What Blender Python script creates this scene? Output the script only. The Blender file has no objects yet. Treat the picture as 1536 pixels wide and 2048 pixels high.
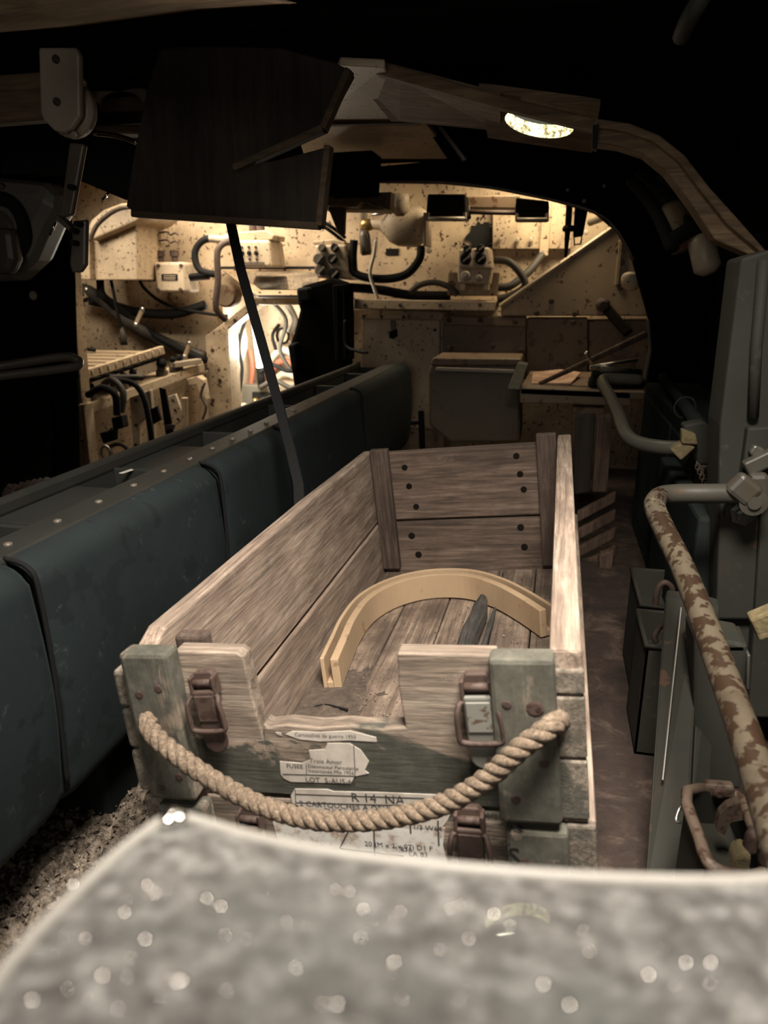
import bpy, bmesh, math, random
from mathutils import Vector, Matrix, Quaternion
R = math.radians
random.seed(7)
scn = bpy.context.scene
COL = scn.collection

# ------------------------------------------------------------------ camera
FPX, PITCH, YAW, ZC = 1450.0, R(17.2), R(12.66), 0.64
cam_d = bpy.data.cameras.new('camera'); cam = bpy.data.objects.new('camera', cam_d); COL.objects.link(cam)
cam.location = (0, 0, ZC); cam.rotation_euler = (R(90) - PITCH, 0, YAW)
cam_d.sensor_fit = 'VERTICAL'; cam_d.sensor_height = 36; cam_d.sensor_width = 27
cam_d.lens = FPX / 2048 * 36; cam_d.clip_start = .01
cam_d.dof.use_dof = True; cam_d.dof.focus_distance = .98; cam_d.dof.aperture_fstop = 7.0
scn.camera = cam

# ------------------------------------------------------------------ world, large lights, exposure
W = bpy.data.worlds.new('world'); scn.world = W; W.use_nodes = True
W.node_tree.nodes['Background'].inputs[0].default_value = (.75, .85, 1, 1)
W.node_tree.nodes['Background'].inputs[1].default_value = .03
vs = scn.view_settings; vs.view_transform = 'Standard'; vs.look = 'None'; vs.gamma = 1; vs.exposure = 0
def area(name, loc, aim, sx, sy, power, colr, spread=180):
    l = bpy.data.lights.new(name, 'AREA'); l.shape = 'RECTANGLE'; l.size = sx; l.size_y = sy
    l.energy = power; l.color = colr; l.spread = R(spread)
    o = bpy.data.objects.new(name, l); COL.objects.link(o); o.location = loc
    o.rotation_euler = (Vector(aim) - Vector(loc)).to_track_quat('-Z', 'Y').to_euler()
    return o
# daylight through the open roof hatch above the viewer and the open rear door
area('roof_hatch_daylight', (.03, .22, 1.30), (-.08, .80, .1), .34, .30, 12.0, (1, .91, .81), 84)
area('rear_door_daylight', (-.25, -1.1, .8), (-.15, .8, .3), .9, .8, 2.0, (1, .93, .84), 110)
# daylight falling through the hatches above the driving compartment, plus an added fill lamp
area('front_hatch_daylight', (-1.15, 2.42, 1.09), (-1.10, 2.64, .3), .6, .28, 10.5, (1, .83, .62), 140)
area('left_wall_fill', (-1.62, 2.08, .975), (-1.38, 2.62, .35), .22, .22, 3.6, (1, .85, .66), 120)  # fill lamp added to brighten the left compartment wall
area('front_hatch_daylight_right', (-.02, 2.46, 1.08), (-.15, 2.68, .5), .4, .14, 4.2, (1, .80, .52), 140)

# ------------------------------------------------------------------ pixel helpers (real 3D points at a given depth)
fw = Vector((-math.sin(YAW)*math.cos(PITCH), math.cos(YAW)*math.cos(PITCH), -math.sin(PITCH)))
rt = Vector((math.cos(YAW), math.sin(YAW), 0)); upv = rt.cross(fw)
CP = Vector((0, 0, ZC))
def ray(px, py): return fw + rt*((px-768)/FPX) - upv*((py-1024)/FPX)
def at(px, py, Y): d = ray(px, py); return CP + d*(Y/d.y)
def atx(px, py, X): d = ray(px, py); return CP + d*(X/d.x)
def atz(px, py, Z): d = ray(px, py); return CP + d*((Z-ZC)/d.z)
def atplane(px, py, p0, n): d = ray(px, py); return CP + d*((p0-CP).dot(n)/d.dot(n))

# ------------------------------------------------------------------ materials
MATS = {}
class NT:
    def __init__(s, name):
        s.m = bpy.data.materials.new(name); s.m.use_nodes = True; s.t = s.m.node_tree
        s.b = s.t.nodes['Principled BSDF']; MATS[name] = s.m
        tc = s.t.nodes.new('ShaderNodeTexCoord'); oi = s.t.nodes.new('ShaderNodeObjectInfo')
        ad = s.t.nodes.new('ShaderNodeVectorMath'); ad.operation = 'MULTIPLY_ADD'
        s.l(tc.outputs['Object'], ad.inputs[0]); ad.inputs[1].default_value = (1, 1, 1)
        mu = s.t.nodes.new('ShaderNodeMath'); mu.operation = 'MULTIPLY'; mu.inputs[1].default_value = 7.3
        s.l(oi.outputs['Random'], mu.inputs[0]); s.l(mu.outputs[0], ad.inputs[2])
        s.co = ad.outputs[0]; s.rand = oi.outputs['Random']; s.raw = tc.outputs['Object']
    def l(s, a, b): s.t.links.new(a, b)
    def noise(s, scale, detail=4, rough=.6, dist=0, sc=(1, 1, 1)):
        mp = s.t.nodes.new('ShaderNodeMapping'); mp.inputs['Scale'].default_value = sc; s.l(s.co, mp.inputs[0])
        n = s.t.nodes.new('ShaderNodeTexNoise'); n.inputs['Scale'].default_value = scale
        n.inputs['Detail'].default_value = detail; n.inputs['Roughness'].default_value = rough; n.inputs['Distortion'].default_value = dist
        s.l(mp.outputs[0], n.inputs['Vector']); return n.outputs['Fac']
    def ramp(s, fac, stops):
        r = s.t.nodes.new('ShaderNodeValToRGB'); e = r.color_ramp.elements
        while len(e) < len(stops): e.new(.5)
        for i, (p, c) in enumerate(stops):
            e[i].position = p; e[i].color = (*c, 1) if not isinstance(c, (int, float)) else (c, c, c, 1)
        s.l(fac, r.inputs[0]); return r.outputs['Color']
    def mix(s, fac, a, b, mode='MIX'):
        n = s.t.nodes.new('ShaderNodeMix'); n.data_type = 'RGBA'; n.blend_type = mode
        if isinstance(fac, (int, float)): n.inputs[0].default_value = fac
        else: s.l(fac, n.inputs[0])
        for i, v in ((6, a), (7, b)):
            if isinstance(v, tuple): n.inputs[i].default_value = (*v, 1)
            else: s.l(v, n.inputs[i])
        return n.outputs[2]
    def bump(s, h, strength=.3, dist=.002):
        n = s.t.nodes.new('ShaderNodeBump'); n.inputs['Strength'].default_value = strength; n.inputs['Distance'].default_value = dist
        s.l(h, n.inputs['Height']); s.l(n.outputs[0], s.b.inputs['Normal'])
    def done(s, colr, rough=.7, metal=0, **k):
        if isinstance(colr, tuple): s.b.inputs['Base Color'].default_value = (*colr, 1)
        else: s.l(colr, s.b.inputs['Base Color'])
        if isinstance(rough, (int, float)): s.b.inputs['Roughness'].default_value = rough
        else: s.l(rough, s.b.inputs['Roughness'])
        s.b.inputs['Metallic'].default_value = metal
        for kk, v in k.items(): s.b.inputs[kk].default_value = v
        return s.m

def wood(name, dark, mid, light, axis='y', scale=26, green=0, gcol=(.066, .065, .050), grime=.35, low=None):
    n = NT(name); sc = {'x': (.09, 1, 1), 'y': (1, .07, 1), 'z': (1, 1, .09)}[axis]
    g = n.noise(scale, 6, .65, 1.6, sc); fine = n.noise(scale*7, 3, .7, .3, sc)
    c = n.ramp(g, [(.30, dark), (.5, mid), (.70, light)])
    f = n.ramp(fine, [(.3, .45), (.7, 1.25)]); c = n.mix(.85, c, f, 'MULTIPLY')
    sc2 = tuple(v if v == 1 else v*.35 for v in sc)
    ln = n.ramp(n.noise(scale*2.6, 5, .6, 2.2, sc2), [(.40, .38), (.47, 1)]); c = n.mix(.55, c, ln, 'MULTIPLY')
    scf = n.ramp(n.noise(scale*1.5, 8, .8, .4, tuple(v**.6 for v in sc)), [(.60, 0), (.68, .5)]); c = n.mix(scf, c, tuple(min(1, v*1.25) for v in light))
    d = n.ramp(n.noise(9, 5, .7), [(.42, 1), (.62, 0)]); 
    gr = n.t.nodes.new('ShaderNodeMath'); gr.operation = 'MULTIPLY'; gr.inputs[1].default_value = grime; n.l(d, gr.inputs[0])
    c = n.mix(gr.outputs[0], c, (dark[0]*.55, dark[1]*.55, dark[2]*.55))
    if green:
        nz = n.noise(13, 8, .72, .6, (sc[0]**.4, sc[1]**.4, sc[2]**.4))
        if low:
            sp = n.t.nodes.new('ShaderNodeSeparateXYZ'); n.l(n.raw, sp.inputs[0])
            ma = n.t.nodes.new('ShaderNodeMath'); ma.operation = 'MULTIPLY_ADD'; n.l(sp.outputs['Z'], ma.inputs[0]); ma.inputs[1].default_value = -low[1]; ma.inputs[2].default_value = low[0]*low[1]
            ad = n.t.nodes.new('ShaderNodeMath'); ad.operation = 'ADD'; ad.use_clamp = True; n.l(nz, ad.inputs[0]); n.l(ma.outputs[0], ad.inputs[1]); nz = ad.outputs[0]
        k = n.ramp(nz, [(1-green-.02, 0), (1-green+.025, .93)])
        gg = n.ramp(n.noise(60, 4, .7), [(.3, (gcol[0]*.6, gcol[1]*.6, gcol[2]*.6)), (.7, (gcol[0]*1.5, gcol[1]*1.5, gcol[2]*1.5))])
        c = n.mix(k, c, gg)
    n.bump(fine, .5, .0015); return n.done(c, .85)
def paint(name, base, rust=(.09, .035, .012), amount=.36, rough=.55, speck=42, metal=0, var=.25, wear=None):
    n = NT(name)
    v = n.ramp(n.noise(5, 5, .65), [(.3, tuple(x*(1-var) for x in base)), (.7, tuple(min(1, x*(1+var*.4)) for x in base))])
    k = n.ramp(n.noise(speck, 3, .6), [(1-amount, 0), (1-amount+.05, 1)])
    c = n.mix(k, v, rust)
    k2 = n.ramp(n.noise(7, 8, .75, .8, (1, 1, .35)), [(.55, 0), (.78, .75)])
    c = n.mix(k2, c, (rust[0]*.9, rust[1]*.8, rust[2]*.8))
    if wear:
        k3 = n.ramp(n.noise(22, 9, .8, .2), [(.60, 0), (.66, 1)]); c = n.mix(k3, c, wear)
    n.bump(n.noise(60, 4, .6), .18, .001); return n.done(c, rough, metal)

wood('crate_wood_y', (.17, .118, .088), (.33, .25, .19), (.45, .365, .29), 'y', 30)
wood('crate_wood_x', (.10, .075, .055), (.26, .20, .15), (.38, .31, .245), 'x', 34, .47)
wood('crate_wood_front', (.10, .075, .055), (.27, .21, .16), (.40, .33, .26), 'x', 34, .47, (.034, .036, .027), low=(.062, 3.2))
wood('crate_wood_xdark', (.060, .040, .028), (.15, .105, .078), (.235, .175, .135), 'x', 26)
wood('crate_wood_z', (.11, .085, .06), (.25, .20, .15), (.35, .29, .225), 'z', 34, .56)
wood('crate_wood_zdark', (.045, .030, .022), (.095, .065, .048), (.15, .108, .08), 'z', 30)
wood('crate_wood_end', (.10, .085, .065), (.21, .175, .135), (.32, .275, .22), 'y', 40, .47)
wood('floor_plank_wood', (.10, .068, .05), (.25, .185, .138), (.40, .31, .235), 'y', 20, 0, grime=.7)
paint('plywood', (.44, .315, .195), rust=(.27, .18, .105), amount=.36, speck=30, rough=.7, var=.18)
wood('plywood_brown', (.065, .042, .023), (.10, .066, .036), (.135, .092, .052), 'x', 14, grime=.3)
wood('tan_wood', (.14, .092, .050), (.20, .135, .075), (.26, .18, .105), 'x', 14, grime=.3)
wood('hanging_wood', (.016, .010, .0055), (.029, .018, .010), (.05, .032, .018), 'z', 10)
wood('charred', (.02, .018, .016), (.07, .064, .056), (.16, .15, .135), 'y', 50)
wood('slat_wood', (.06, .035, .022), (.12, .075, .05), (.19, .125, .09), 'z', 22)
paint('cream', (.48, .37, .245), rust=(.055, .026, .012), amount=.40, speck=75, var=.4)
paint('cream_clean', (.52, .42, .30), amount=.38, speck=85, var=.25)
paint('khaki', (.30, .225, .14), amount=.38, speck=40, var=.2)
paint('brown_paint', (.17, .115, .068), amount=.42, speck=30)
paint('bin_brown', (.105, .078, .050), amount=.36)
paint('grey_green', (.026, .027, .021), rust=(.06, .038, .024), amount=.33, speck=34, rough=.5, wear=(.042, .041, .033))
paint('tin_green', (.025, .0245, .0185), rust=(.055, .032, .02), amount=.34, speck=28, rough=.55, wear=(.048, .041, .030))
paint('dark_green', (.020, .024, .022), rust=(.02, .014, .01), amount=.3, rough=.55)
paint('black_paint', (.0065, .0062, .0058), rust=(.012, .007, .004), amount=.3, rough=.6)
paint('soot_paint', (.012, .011, .009), rust=(.02, .012, .007), amount=.3, rough=.45)
for _n in ('grey_green', 'tin_green'): MATS[_n].node_tree.nodes['Principled BSDF'].inputs['Specular IOR Level'].default_value = .25; MATS[_n].node_tree.nodes['Principled BSDF'].inputs['Roughness'].default_value = .75
for _n in ('black_paint', 'soot_paint', 'dark_green'): MATS[_n].node_tree.nodes['Principled BSDF'].inputs['Specular IOR Level'].default_value = 0
paint('grey_panel', (.20, .185, .15), amount=.27, rough=.45)
paint('rail_paint', (.078, .063, .043), rust=(.026, .0145, .008), amount=.52, speck=60, rough=.4, wear=(.135, .112, .080))
paint('rail_green', (.058, .055, .044), rust=(.07, .045, .028), amount=.36, speck=30, rough=.38)
paint('rust', (.062, .038, .029), rust=(.035, .018, .012), amount=.45, speck=120, rough=.7)
paint('rusty_rim', (.085, .060, .042), rust=(.04, .022, .013), amount=.45, speck=60, rough=.6)
paint('latch_steel', (.17, .168, .145), rust=(.085, .055, .038), amount=.40, speck=70, rough=.5)
paint('bracket_metal', (.36, .30, .225), amount=.28, rough=.4)
paint('strap_metal', (.115, .095, .075), amount=.3, rough=.4)
paint('vinyl', (.0125, .0185, .0195), rust=(.009, .013, .014), amount=.44, speck=20, rough=.62, wear=(.036, .045, .046)); MATS['vinyl'].node_tree.nodes['Principled BSDF'].inputs['Specular IOR Level'].default_value = .22; MATS['vinyl'].node_tree.nodes['Principled BSDF'].inputs['Roughness'].default_value = .8
paint('vinyl_dark', (.020, .021, .018), rust=(.04, .032, .024), amount=.3, speck=24, rough=.55)
NT('edge_white').done((.42, .40, .36), .4)
NT('rubber').done((.006, .006, .006), .8, **{'Specular IOR Level': .2})
NT('rubber_grey').done((.035, .030, .023), .65)
NT('hole_black').done((.004, .004, .004), .9)
NT('ink').done((.035, .032, .030), .9)
NT('ink_faint').done((.10, .085, .075), .9)
NT('steel').done((.5, .48, .44), .3, .9)
NT('shiny').done((.85, .83, .78), .12, 1.0)
NT('brass').done((.55, .38, .15), .35, .9)
n = NT('mirror_glass'); n.done(n.ramp(n.noise(9, 4, .6, 1.5), [(.35, (.10, .09, .08)), (.65, (.55, .52, .47))]), .12, .9)
n = NT('paper'); n.done(n.ramp(n.noise(30, 5, .7), [(.3, (.30, .265, .225)), (.65, (.47, .43, .375))]), .9)
n = NT('paper_white'); n.done(n.ramp(n.noise(45, 6, .75), [(.36, (.26, .20, .15)), (.48, (.47, .45, .41)), (.7, (.56, .54, .50))]), .9)
n = NT('rope'); c = n.ramp(n.noise(300, 4, .75, .5), [(.3, (.055, .038, .024)), (.55, (.175, .130, .090)), (.75, (.33, .265, .195))]); n.bump(n.noise(420, 2), .6, .001); n.done(c, .95)
n = NT('foam'); n.bump(n.noise(180, 3), .6, .002); n.done(n.ramp(n.noise(120, 4), [(.3, (.075, .058, .026)), (.7, (.15, .118, .058))]), .95)
n = NT('dirt'); n.bump(n.noise(120, 5, .7), .8, .004); n.done(n.ramp(n.noise(55, 6, .75), [(.3, (.035, .026, .020)), (.6, (.10, .075, .055)), (.75, (.20, .16, .12))]), .95)
n = NT('rubble'); n.bump(n.noise(90, 4, .7), .8, .004); n.done(n.ramp(n.noise(80, 5, .8), [(.36, (.03, .022, .016)), (.5, (.17, .135, .10)), (.7, (.42, .36, .29))]), .95)
n = NT('chip'); n.done(n.ramp(n.rand, [(0, (.1, .07, .05)), (1, (.5, .43, .35))]), .9)
n = NT('rust_floor'); n.bump(n.noise(70, 5, .7), .6, .004); n.done(n.ramp(n.noise(14, 8, .75, .5), [(.3, (.010, .0065, .0045)), (.52, (.036, .022, .016)), (.7, (.11, .076, .058))]), .85)
n = NT('glove'); n.done(n.ramp(n.noise(20, 5), [(.3, (.30, .17, .11)), (.7, (.62, .42, .30))]), .85)
n = NT('insulation_red'); n.done((.35, .12, .07), .8)
n = NT('hose_cream'); n.done((.55, .50, .40), .5)
n = NT('lid_paint')
c = n.ramp(n.noise(150, 6, .75, .3), [(.34, (.07, .065, .061)), (.5, (.172, .165, .155)), (.66, (.40, .395, .375))])
k = n.ramp(n.noise(26, 4, .6), [(.46, 0), (.62, .55)]); c = n.mix(k, c, (.135, .143, .132))
n.done(c, n.ramp(n.noise(50, 5), [(.3, .28), (.7, .55)]), .15, **{'Coat Weight': .8, 'Coat Roughness': .02})
n = NT('port_wall'); n.done(n.ramp(n.noise(110, 5, .8), [(.42, (.10, .07, .03)), (.56, (.80, .78, .55))]), .8)
n = NT('lamp_glow'); n.b.inputs['Emission Color'].default_value = (1, .93, .78, 1); n.b.inputs['Emission Strength'].default_value = 30; n.done((.9, .85, .75), .5)

# ------------------------------------------------------------------ mesh builder
class MB:
    def __init__(s): s.v = []; s.f = []
    def add(s, vs, fs):
        o = len(s.v); s.v += [tuple(v) for v in vs]; s.f += [tuple(o+i for i in f) for f in fs]; return s
    def box(s, a, b):
        x0, y0, z0 = (min(a[i], b[i]) for i in range(3)); x1, y1, z1 = (max(a[i], b[i]) for i in range(3))
        return s.add([(x0,y0,z0),(x1,y0,z0),(x1,y1,z0),(x0,y1,z0),(x0,y0,z1),(x1,y0,z1),(x1,y1,z1),(x0,y1,z1)],
            [(0,3,2,1),(4,5,6,7),(0,1,5,4),(1,2,6,5),(2,3,7,6),(3,0,4,7)])
    def prism(s, pts, ext):
        ext = Vector(ext); n = len(pts); P = [Vector(p) for p in pts]
        nn = sum(((P[i]-P[0]).cross(P[(i+1) % n]-P[0]) for i in range(n)), Vector())
        if nn.dot(ext) > 0: P = P[::-1]
        return s.add(P + [p+ext for p in P], [tuple(range(n)), tuple(range(2*n-1, n-1, -1))] + [(i, i+n, (i+1) % n+n, (i+1) % n) for i in range(n)])
    def bar(s, a, b, w, h, up=(0, 0, 1)):
        a, b = Vector(a), Vector(b); d = (b-a).normalized(); sx = d.cross(Vector(up)).normalized(); sy = sx.cross(d)
        q = [sx*w/2*i+sy*h/2*j for i, j in ((-1,-1),(1,-1),(1,1),(-1,1))]
        return s.prism([a+x for x in q], b-a)
    def tube(s, pts, r, seg=8, smooth=0, closed=False, caps=True):
        P = [Vector(p) for p in pts]; n0 = len(P)
        rr = list(r) if isinstance(r, (list, tuple)) else [r]*n0
        if smooth:
            Q, RR = [], []
            m = n0 if closed else n0-1
            for i in range(m):
                if closed: a, b, c, d = P[(i-1) % n0], P[i], P[(i+1) % n0], P[(i+2) % n0]
                else: a, b, c, d = P[max(i-1,0)], P[i], P[i+1], P[min(i+2,n0-1)]
                for k in range(smooth):
                    t = k/smooth; Q.append(.5*((2*b)+(c-a)*t+(2*a-5*b+4*c-d)*t*t+(3*b-3*c+d-a)*t**3)); RR.append(rr[i]*(1-t)+rr[(i+1) % n0]*t)
            if not closed: Q.append(P[-1]); RR.append(rr[-1])
            P, rr = Q, RR
        n = len(P); o = len(s.v); nrm = None
        for i in range(n):
            t = (P[(i+1) % n]-P[i-1]) if closed else (P[min(i+1,n-1)]-P[max(i-1,0)])
            t.normalize()
            if nrm is None: nrm = t.orthogonal().normalized()
            nrm = (nrm - t*nrm.dot(t)).normalized(); bn = t.cross(nrm)
            for k in range(seg):
                an = 2*math.pi*k/seg; s.v.append(tuple(P[i]+(nrm*math.cos(an)+bn*math.sin(an))*rr[i]))
        for i in range(n if closed else n-1):
            j = (i+1) % n
            for k in range(seg):
                kk = (k+1) % seg; s.f.append((o+i*seg+k, o+i*seg+kk, o+j*seg+kk, o+j*seg+k))
        if caps and not closed:
            s.f.append(tuple(o+k for k in reversed(range(seg)))); s.f.append(tuple(o+(n-1)*seg+k for k in range(seg)))
        return s
    def lathe(s, base, axis, prof, seg=20):
        base = Vector(base); ax = Vector(axis).normalized(); u = ax.orthogonal().normalized(); w = ax.cross(u); o = len(s.v)
        for (r, h) in prof:
            for k in range(seg):
                an = 2*math.pi*k/seg; s.v.append(tuple(base+ax*h+(u*math.cos(an)+w*math.sin(an))*max(r, 1e-5)))
        for i in range(len(prof)-1):
            for k in range(seg):
                kk = (k+1) % seg; s.f.append((o+i*seg+k, o+i*seg+kk, o+(i+1)*seg+kk, o+(i+1)*seg+k))
        s.f.append(tuple(o+k for k in reversed(range(seg)))); s.f.append(tuple(o+(len(prof)-1)*seg+k for k in range(seg)))
        return s
    def build(s, name, mat, parent=None, bevel=0, smooth=False, seg=2):
        me = bpy.data.meshes.new(name); me.from_pydata(s.v, [], s.f); me.update()
        if smooth:
            for p in me.polygons: p.use_smooth = True
        me.materials.append(MATS[mat])
        o = bpy.data.objects.new(name, me); COL.objects.link(o)
        if parent is not None:
            o.parent = parent
            if parent.get('_w'): o.location = -Vector(parent['_loc'])
        if bevel:
            b = o.modifiers.new('bevel', 'BEVEL'); b.width = bevel; b.segments = seg; b.limit_method = 'ANGLE'; b.angle_limit = R(35)
            b.harden_normals = False
        return o
def tag(o, label, cat=None, group=None, kind=None):
    o['label'] = label
    if cat: o['category'] = cat
    if group: o['group'] = group
    if kind: o['kind'] = kind
    return o
def thing(name, label, cat, loc, group=None):
    o = bpy.data.objects.new(name, None); COL.objects.link(o); o.location = loc; o.empty_display_size = .02
    o['_w'] = 1; o['_loc'] = tuple(loc); return tag(o, label, cat, group)
def struct(name, mb, mat, label=None, bevel=0):
    o = mb.build(name, mat, None, bevel); o['kind'] = 'structure'
    if label: o['label'] = label
    return o
def sub(name, mb, mat, par, bevel=0, smooth=False):
    "a sub-part: child of a part whose own origin already sits in world space"
    o = mb.build(name, mat, None, bevel, smooth); o.parent = par; return o
def pl(pts, Y): return [at(x, y, Y) for x, y in pts]
def poly(pts, Y, d): return MB().prism(pl(pts, Y), (0, d, 0))
def pbox(x0, y0, x1, y1, Y, d):
    xm, ym = (x0+x1)/2, (y0+y1)/2
    return MB().box((at(x0, ym, Y).x, Y, at(xm, y1, Y).z), (at(x1, ym, Y).x, Y+d, at(xm, y0, Y).z))
def ptube(pts, r, seg=8, sm=6): return MB().tube([at(*p) for p in pts], r, seg, sm)
def bolt(px, py, Y, r, h=None): return MB().lathe(at(px, py, Y)+Vector((0, .003, 0)), (0, -1, 0), [(r, 0), (r, (h or r*.5)+.003), (r*.6, (h or r*.5)*1.4+.003)], 10)
def text(body, size, mat, parent, M):
    c = bpy.data.curves.new('lettering', 'FONT'); c.body = body; c.size = size; c.resolution_u = 2; c.fill_mode = 'FRONT'
    t = bpy.data.objects.new('tmp', c); COL.objects.link(t); bpy.context.view_layer.update()
    me = bpy.data.meshes.new_from_object(t.evaluated_get(bpy.context.evaluated_depsgraph_get()))
    bpy.data.objects.remove(t); me.materials.clear(); me.materials.append(MATS[mat]); me.transform(M)
    o = bpy.data.objects.new('lettering', me); COL.objects.link(o); o.parent = parent; return o

# ================================================================== THE SETTING
XL, XR, YB = -2.15, .40, 2.74
struct('floor', MB().box((XL-.1, -1.3, -.06), (XR+.1, 3.5, 0)), 'rust_floor', 'rusty dirt covered metal floor')
# front wall of the hull with the doorway to the engine space
ex0, ex1 = at(452, 720, YB).x, at(606, 720, YB).x
ez1 = at(520, 592, YB).z
wb = MB().box((XL-.1, YB, 0), (ex0, YB+.03, 1.12)).box((ex1, YB, 0), (XR+.1, YB+.03, 1.12)).box((ex0, YB, ez1), (ex1, YB+.03, 1.12))
struct('wall_back', wb, 'cream', 'cream painted front bulkhead with rust specks')
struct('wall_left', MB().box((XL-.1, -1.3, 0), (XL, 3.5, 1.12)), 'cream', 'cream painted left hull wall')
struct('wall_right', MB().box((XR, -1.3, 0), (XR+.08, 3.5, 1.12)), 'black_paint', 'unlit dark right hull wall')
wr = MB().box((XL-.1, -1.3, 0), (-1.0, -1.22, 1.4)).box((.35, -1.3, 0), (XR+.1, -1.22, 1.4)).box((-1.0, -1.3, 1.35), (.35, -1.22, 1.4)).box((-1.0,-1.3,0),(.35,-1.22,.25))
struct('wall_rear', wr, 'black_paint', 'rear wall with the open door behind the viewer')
rf = MB().box((XL-.1, -1.3, 1.4), (XR+.1, -.2, 1.45))
def rz(y): return 1.4-.4*(y+.2)/1.3
for x0, x1, y0, y1 in ((XL-.1,-.2,-.2,1.1), (.26,XR+.1,-.2,1.1), (-.2,.26,-.2,.04), (-.2,.26,.40,1.1)):
    rf.prism([(x0,y0,rz(y0)),(x0,y1,rz(y1)),(x0,y1,rz(y1)+.05),(x0,y0,rz(y0)+.05)], (x1-x0,0,0))
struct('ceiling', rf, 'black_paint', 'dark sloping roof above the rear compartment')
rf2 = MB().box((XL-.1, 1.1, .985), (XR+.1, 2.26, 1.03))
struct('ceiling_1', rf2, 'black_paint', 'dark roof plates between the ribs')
rf3 = MB().box((XL-.1, 2.26, 1.12), (XR+.1, 3.5, 1.17))
struct('ceiling_2', rf3, 'khaki', 'roof over the driving compartment')
struct('trim_1', MB().box((XL-.1, 2.23, .985), (XR+.1, 2.26, 1.12)), 'black_paint', 'step in the roof')

# ================================================================== ENGINE SPACE BEHIND THE DOORWAY
es = MB().box((ex0-.12, 3.35, 0), (ex1+.35, 3.38, 1.1)).box((ex0-.14, YB+.03, 0), (ex0-.12, 3.38, 1.1)).box((ex1+.33, YB+.03, 0), (ex1+.35, 3.38, 1.1))
struct('wall_engine', es, 'cream_clean', 'white painted lining of the engine space')
l = bpy.data.lights.new('engine_lamp_light', 'POINT'); l.energy = 13; l.color = (1, .93, .78); l.shadow_soft_size = .05
lo = bpy.data.objects.new('engine_lamp_light', l); COL.objects.link(lo); lo.location = at(500, 690, 2.84)
t = thing('work_lamp', 'glowing tubular work lamp hanging inside the bright engine doorway', 'lamp', at(515, 770, 3.12))
MB().tube([at(505, 605, 3.1), at(520, 735, 3.1)], .014, 10).build('tube', 'lamp_glow', t, 0, True)
MB().tube([at(520, 735, 3.1), at(524, 775, 3.1)], .018, 10).build('socket', 'rubber', t, 0, True)
hs = [([(478,640,3.2),(486,690,3.15),(470,745,3.1),(468,800,3.05)], .020, 'hose_cream', 'thick cream hose curving down inside the engine doorway'),
      ([(466,650,3.1),(474,680,3.1),(462,720,3.1)], .012, 'rubber', 'short black hose beside the thick cream hose'),
      ([(500,700,3.2),(505,740,3.2),(498,790,3.2)], .012, 'insulation_red', 'red insulated pipe rising in the engine space'),
      ([(530,740,3.3),(560,700,3.25),(595,712,3.2)], .016, 'hose_cream', 'upper pale bent pipe of the engine manifold'),
      ([(530,762,3.3),(562,722,3.25),(595,735,3.2)], .015, 'insulation_red', 'red pipe between the pale manifold pipes'),
      ([(530,785,3.3),(565,748,3.25),(597,757,3.2)], .016, 'hose_cream', 'lower pale bent pipe of the engine manifold'),
      ([(558,650,3.25),(545,670,3.2),(552,700,3.2)], .008, 'rubber', 'thin black loop of cable in the engine space')]
hs += [([(458,660,2.95),(466,700,2.95),(458,760,2.95),(466,820,2.95)], .010, 'rubber_grey', 'dark grey hose hugging the left edge of the engine doorway'),
       ([(490,640,3.0),(478,690,2.98),(484,740,2.98),(476,800,2.98)], .008, 'rubber', 'black wire harness hanging left of the work lamp'),
       ([(540,600,3.1),(572,640,3.05),(560,700,3.05),(585,745,3.05)], .009, 'rubber_grey', 'grey wire running from the door header to the manifold'),
       ([(520,745,3.0),(545,730,3.0),(575,742,3.0),(600,735,3.0)], .009, 'rubber', 'black hose crossing the pale manifold pipes'),
       ([(520,775,3.0),(550,762,3.0),(580,775,3.0),(602,768,3.0)], .011, 'rubber_grey', 'grey hose below the crossing black hose'),
       ([(575,610,3.1),(590,640,3.1),(580,665,3.1)], .016, 'grey_panel', 'short grey elbow pipe beside the black seat back')]
for p, r, m, lb in hs: tag(ptube(p, r, 10).build('engine_pipe', m, None, 0, True), lb, 'pipe', 'pipes in the engine space')
t = thing('battery_box', 'grey equipment box at the foot of the engine doorway', 'box', at(500, 800, 3.15))
pbox(465, 770, 552, 835, 3.15, .15).build('body', 'grey_panel', t, .006)
pbox(505, 785, 545, 835, 3.13, .02).build('panel', 'hole_black', t, .003)
for px in (515, 530): MB().lathe(at(px, 800, 3.14), (0, -1, 0), [(.014, 0), (.014, .03), (.008, .04)], 12).build('terminal', 'brass', t, 0, True)
t = thing('filter_canister', 'white ribbed canister low in the engine doorway', 'canister', at(478, 815, 3.0))
MB().lathe(at(470, 830, 3.0), (1, -.2, .25), [(.04, 0), (.045, .02), (.04, .04), (.045, .06), (.02, .075)], 18).build('body', 'cream_clean', t, 0, True)
t = thing('engine_block', 'pale engine block glimpsed through the doorway', 'engine', at(575, 820, 3.2))
pbox(525, 765, 606, 840, 3.18, .15).build('block', 'cream_clean', t, .02)
for px in (545, 568, 590): MB().lathe(at(px, 790, 3.18), (0, -1, 0), [(.012, 0), (.012, .012)], 8).build('bolt', 'brass', t)
t = thing('cable_bracket', 'cream bracket plate with a dark ring high in the engine space', 'bracket', at(565, 690, 3.3))
pbox(540, 658, 580, 685, 3.3, .02).build('plate', 'cream', t, .004)
MB().tube([at(565,672,3.29)+Vector((.03*math.cos(a),0,.035*math.sin(a))) for a in [k*math.pi/6 for k in range(12)]], .006, 6, 0, True).build('ring', 'rubber', t, 0, True)

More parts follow.
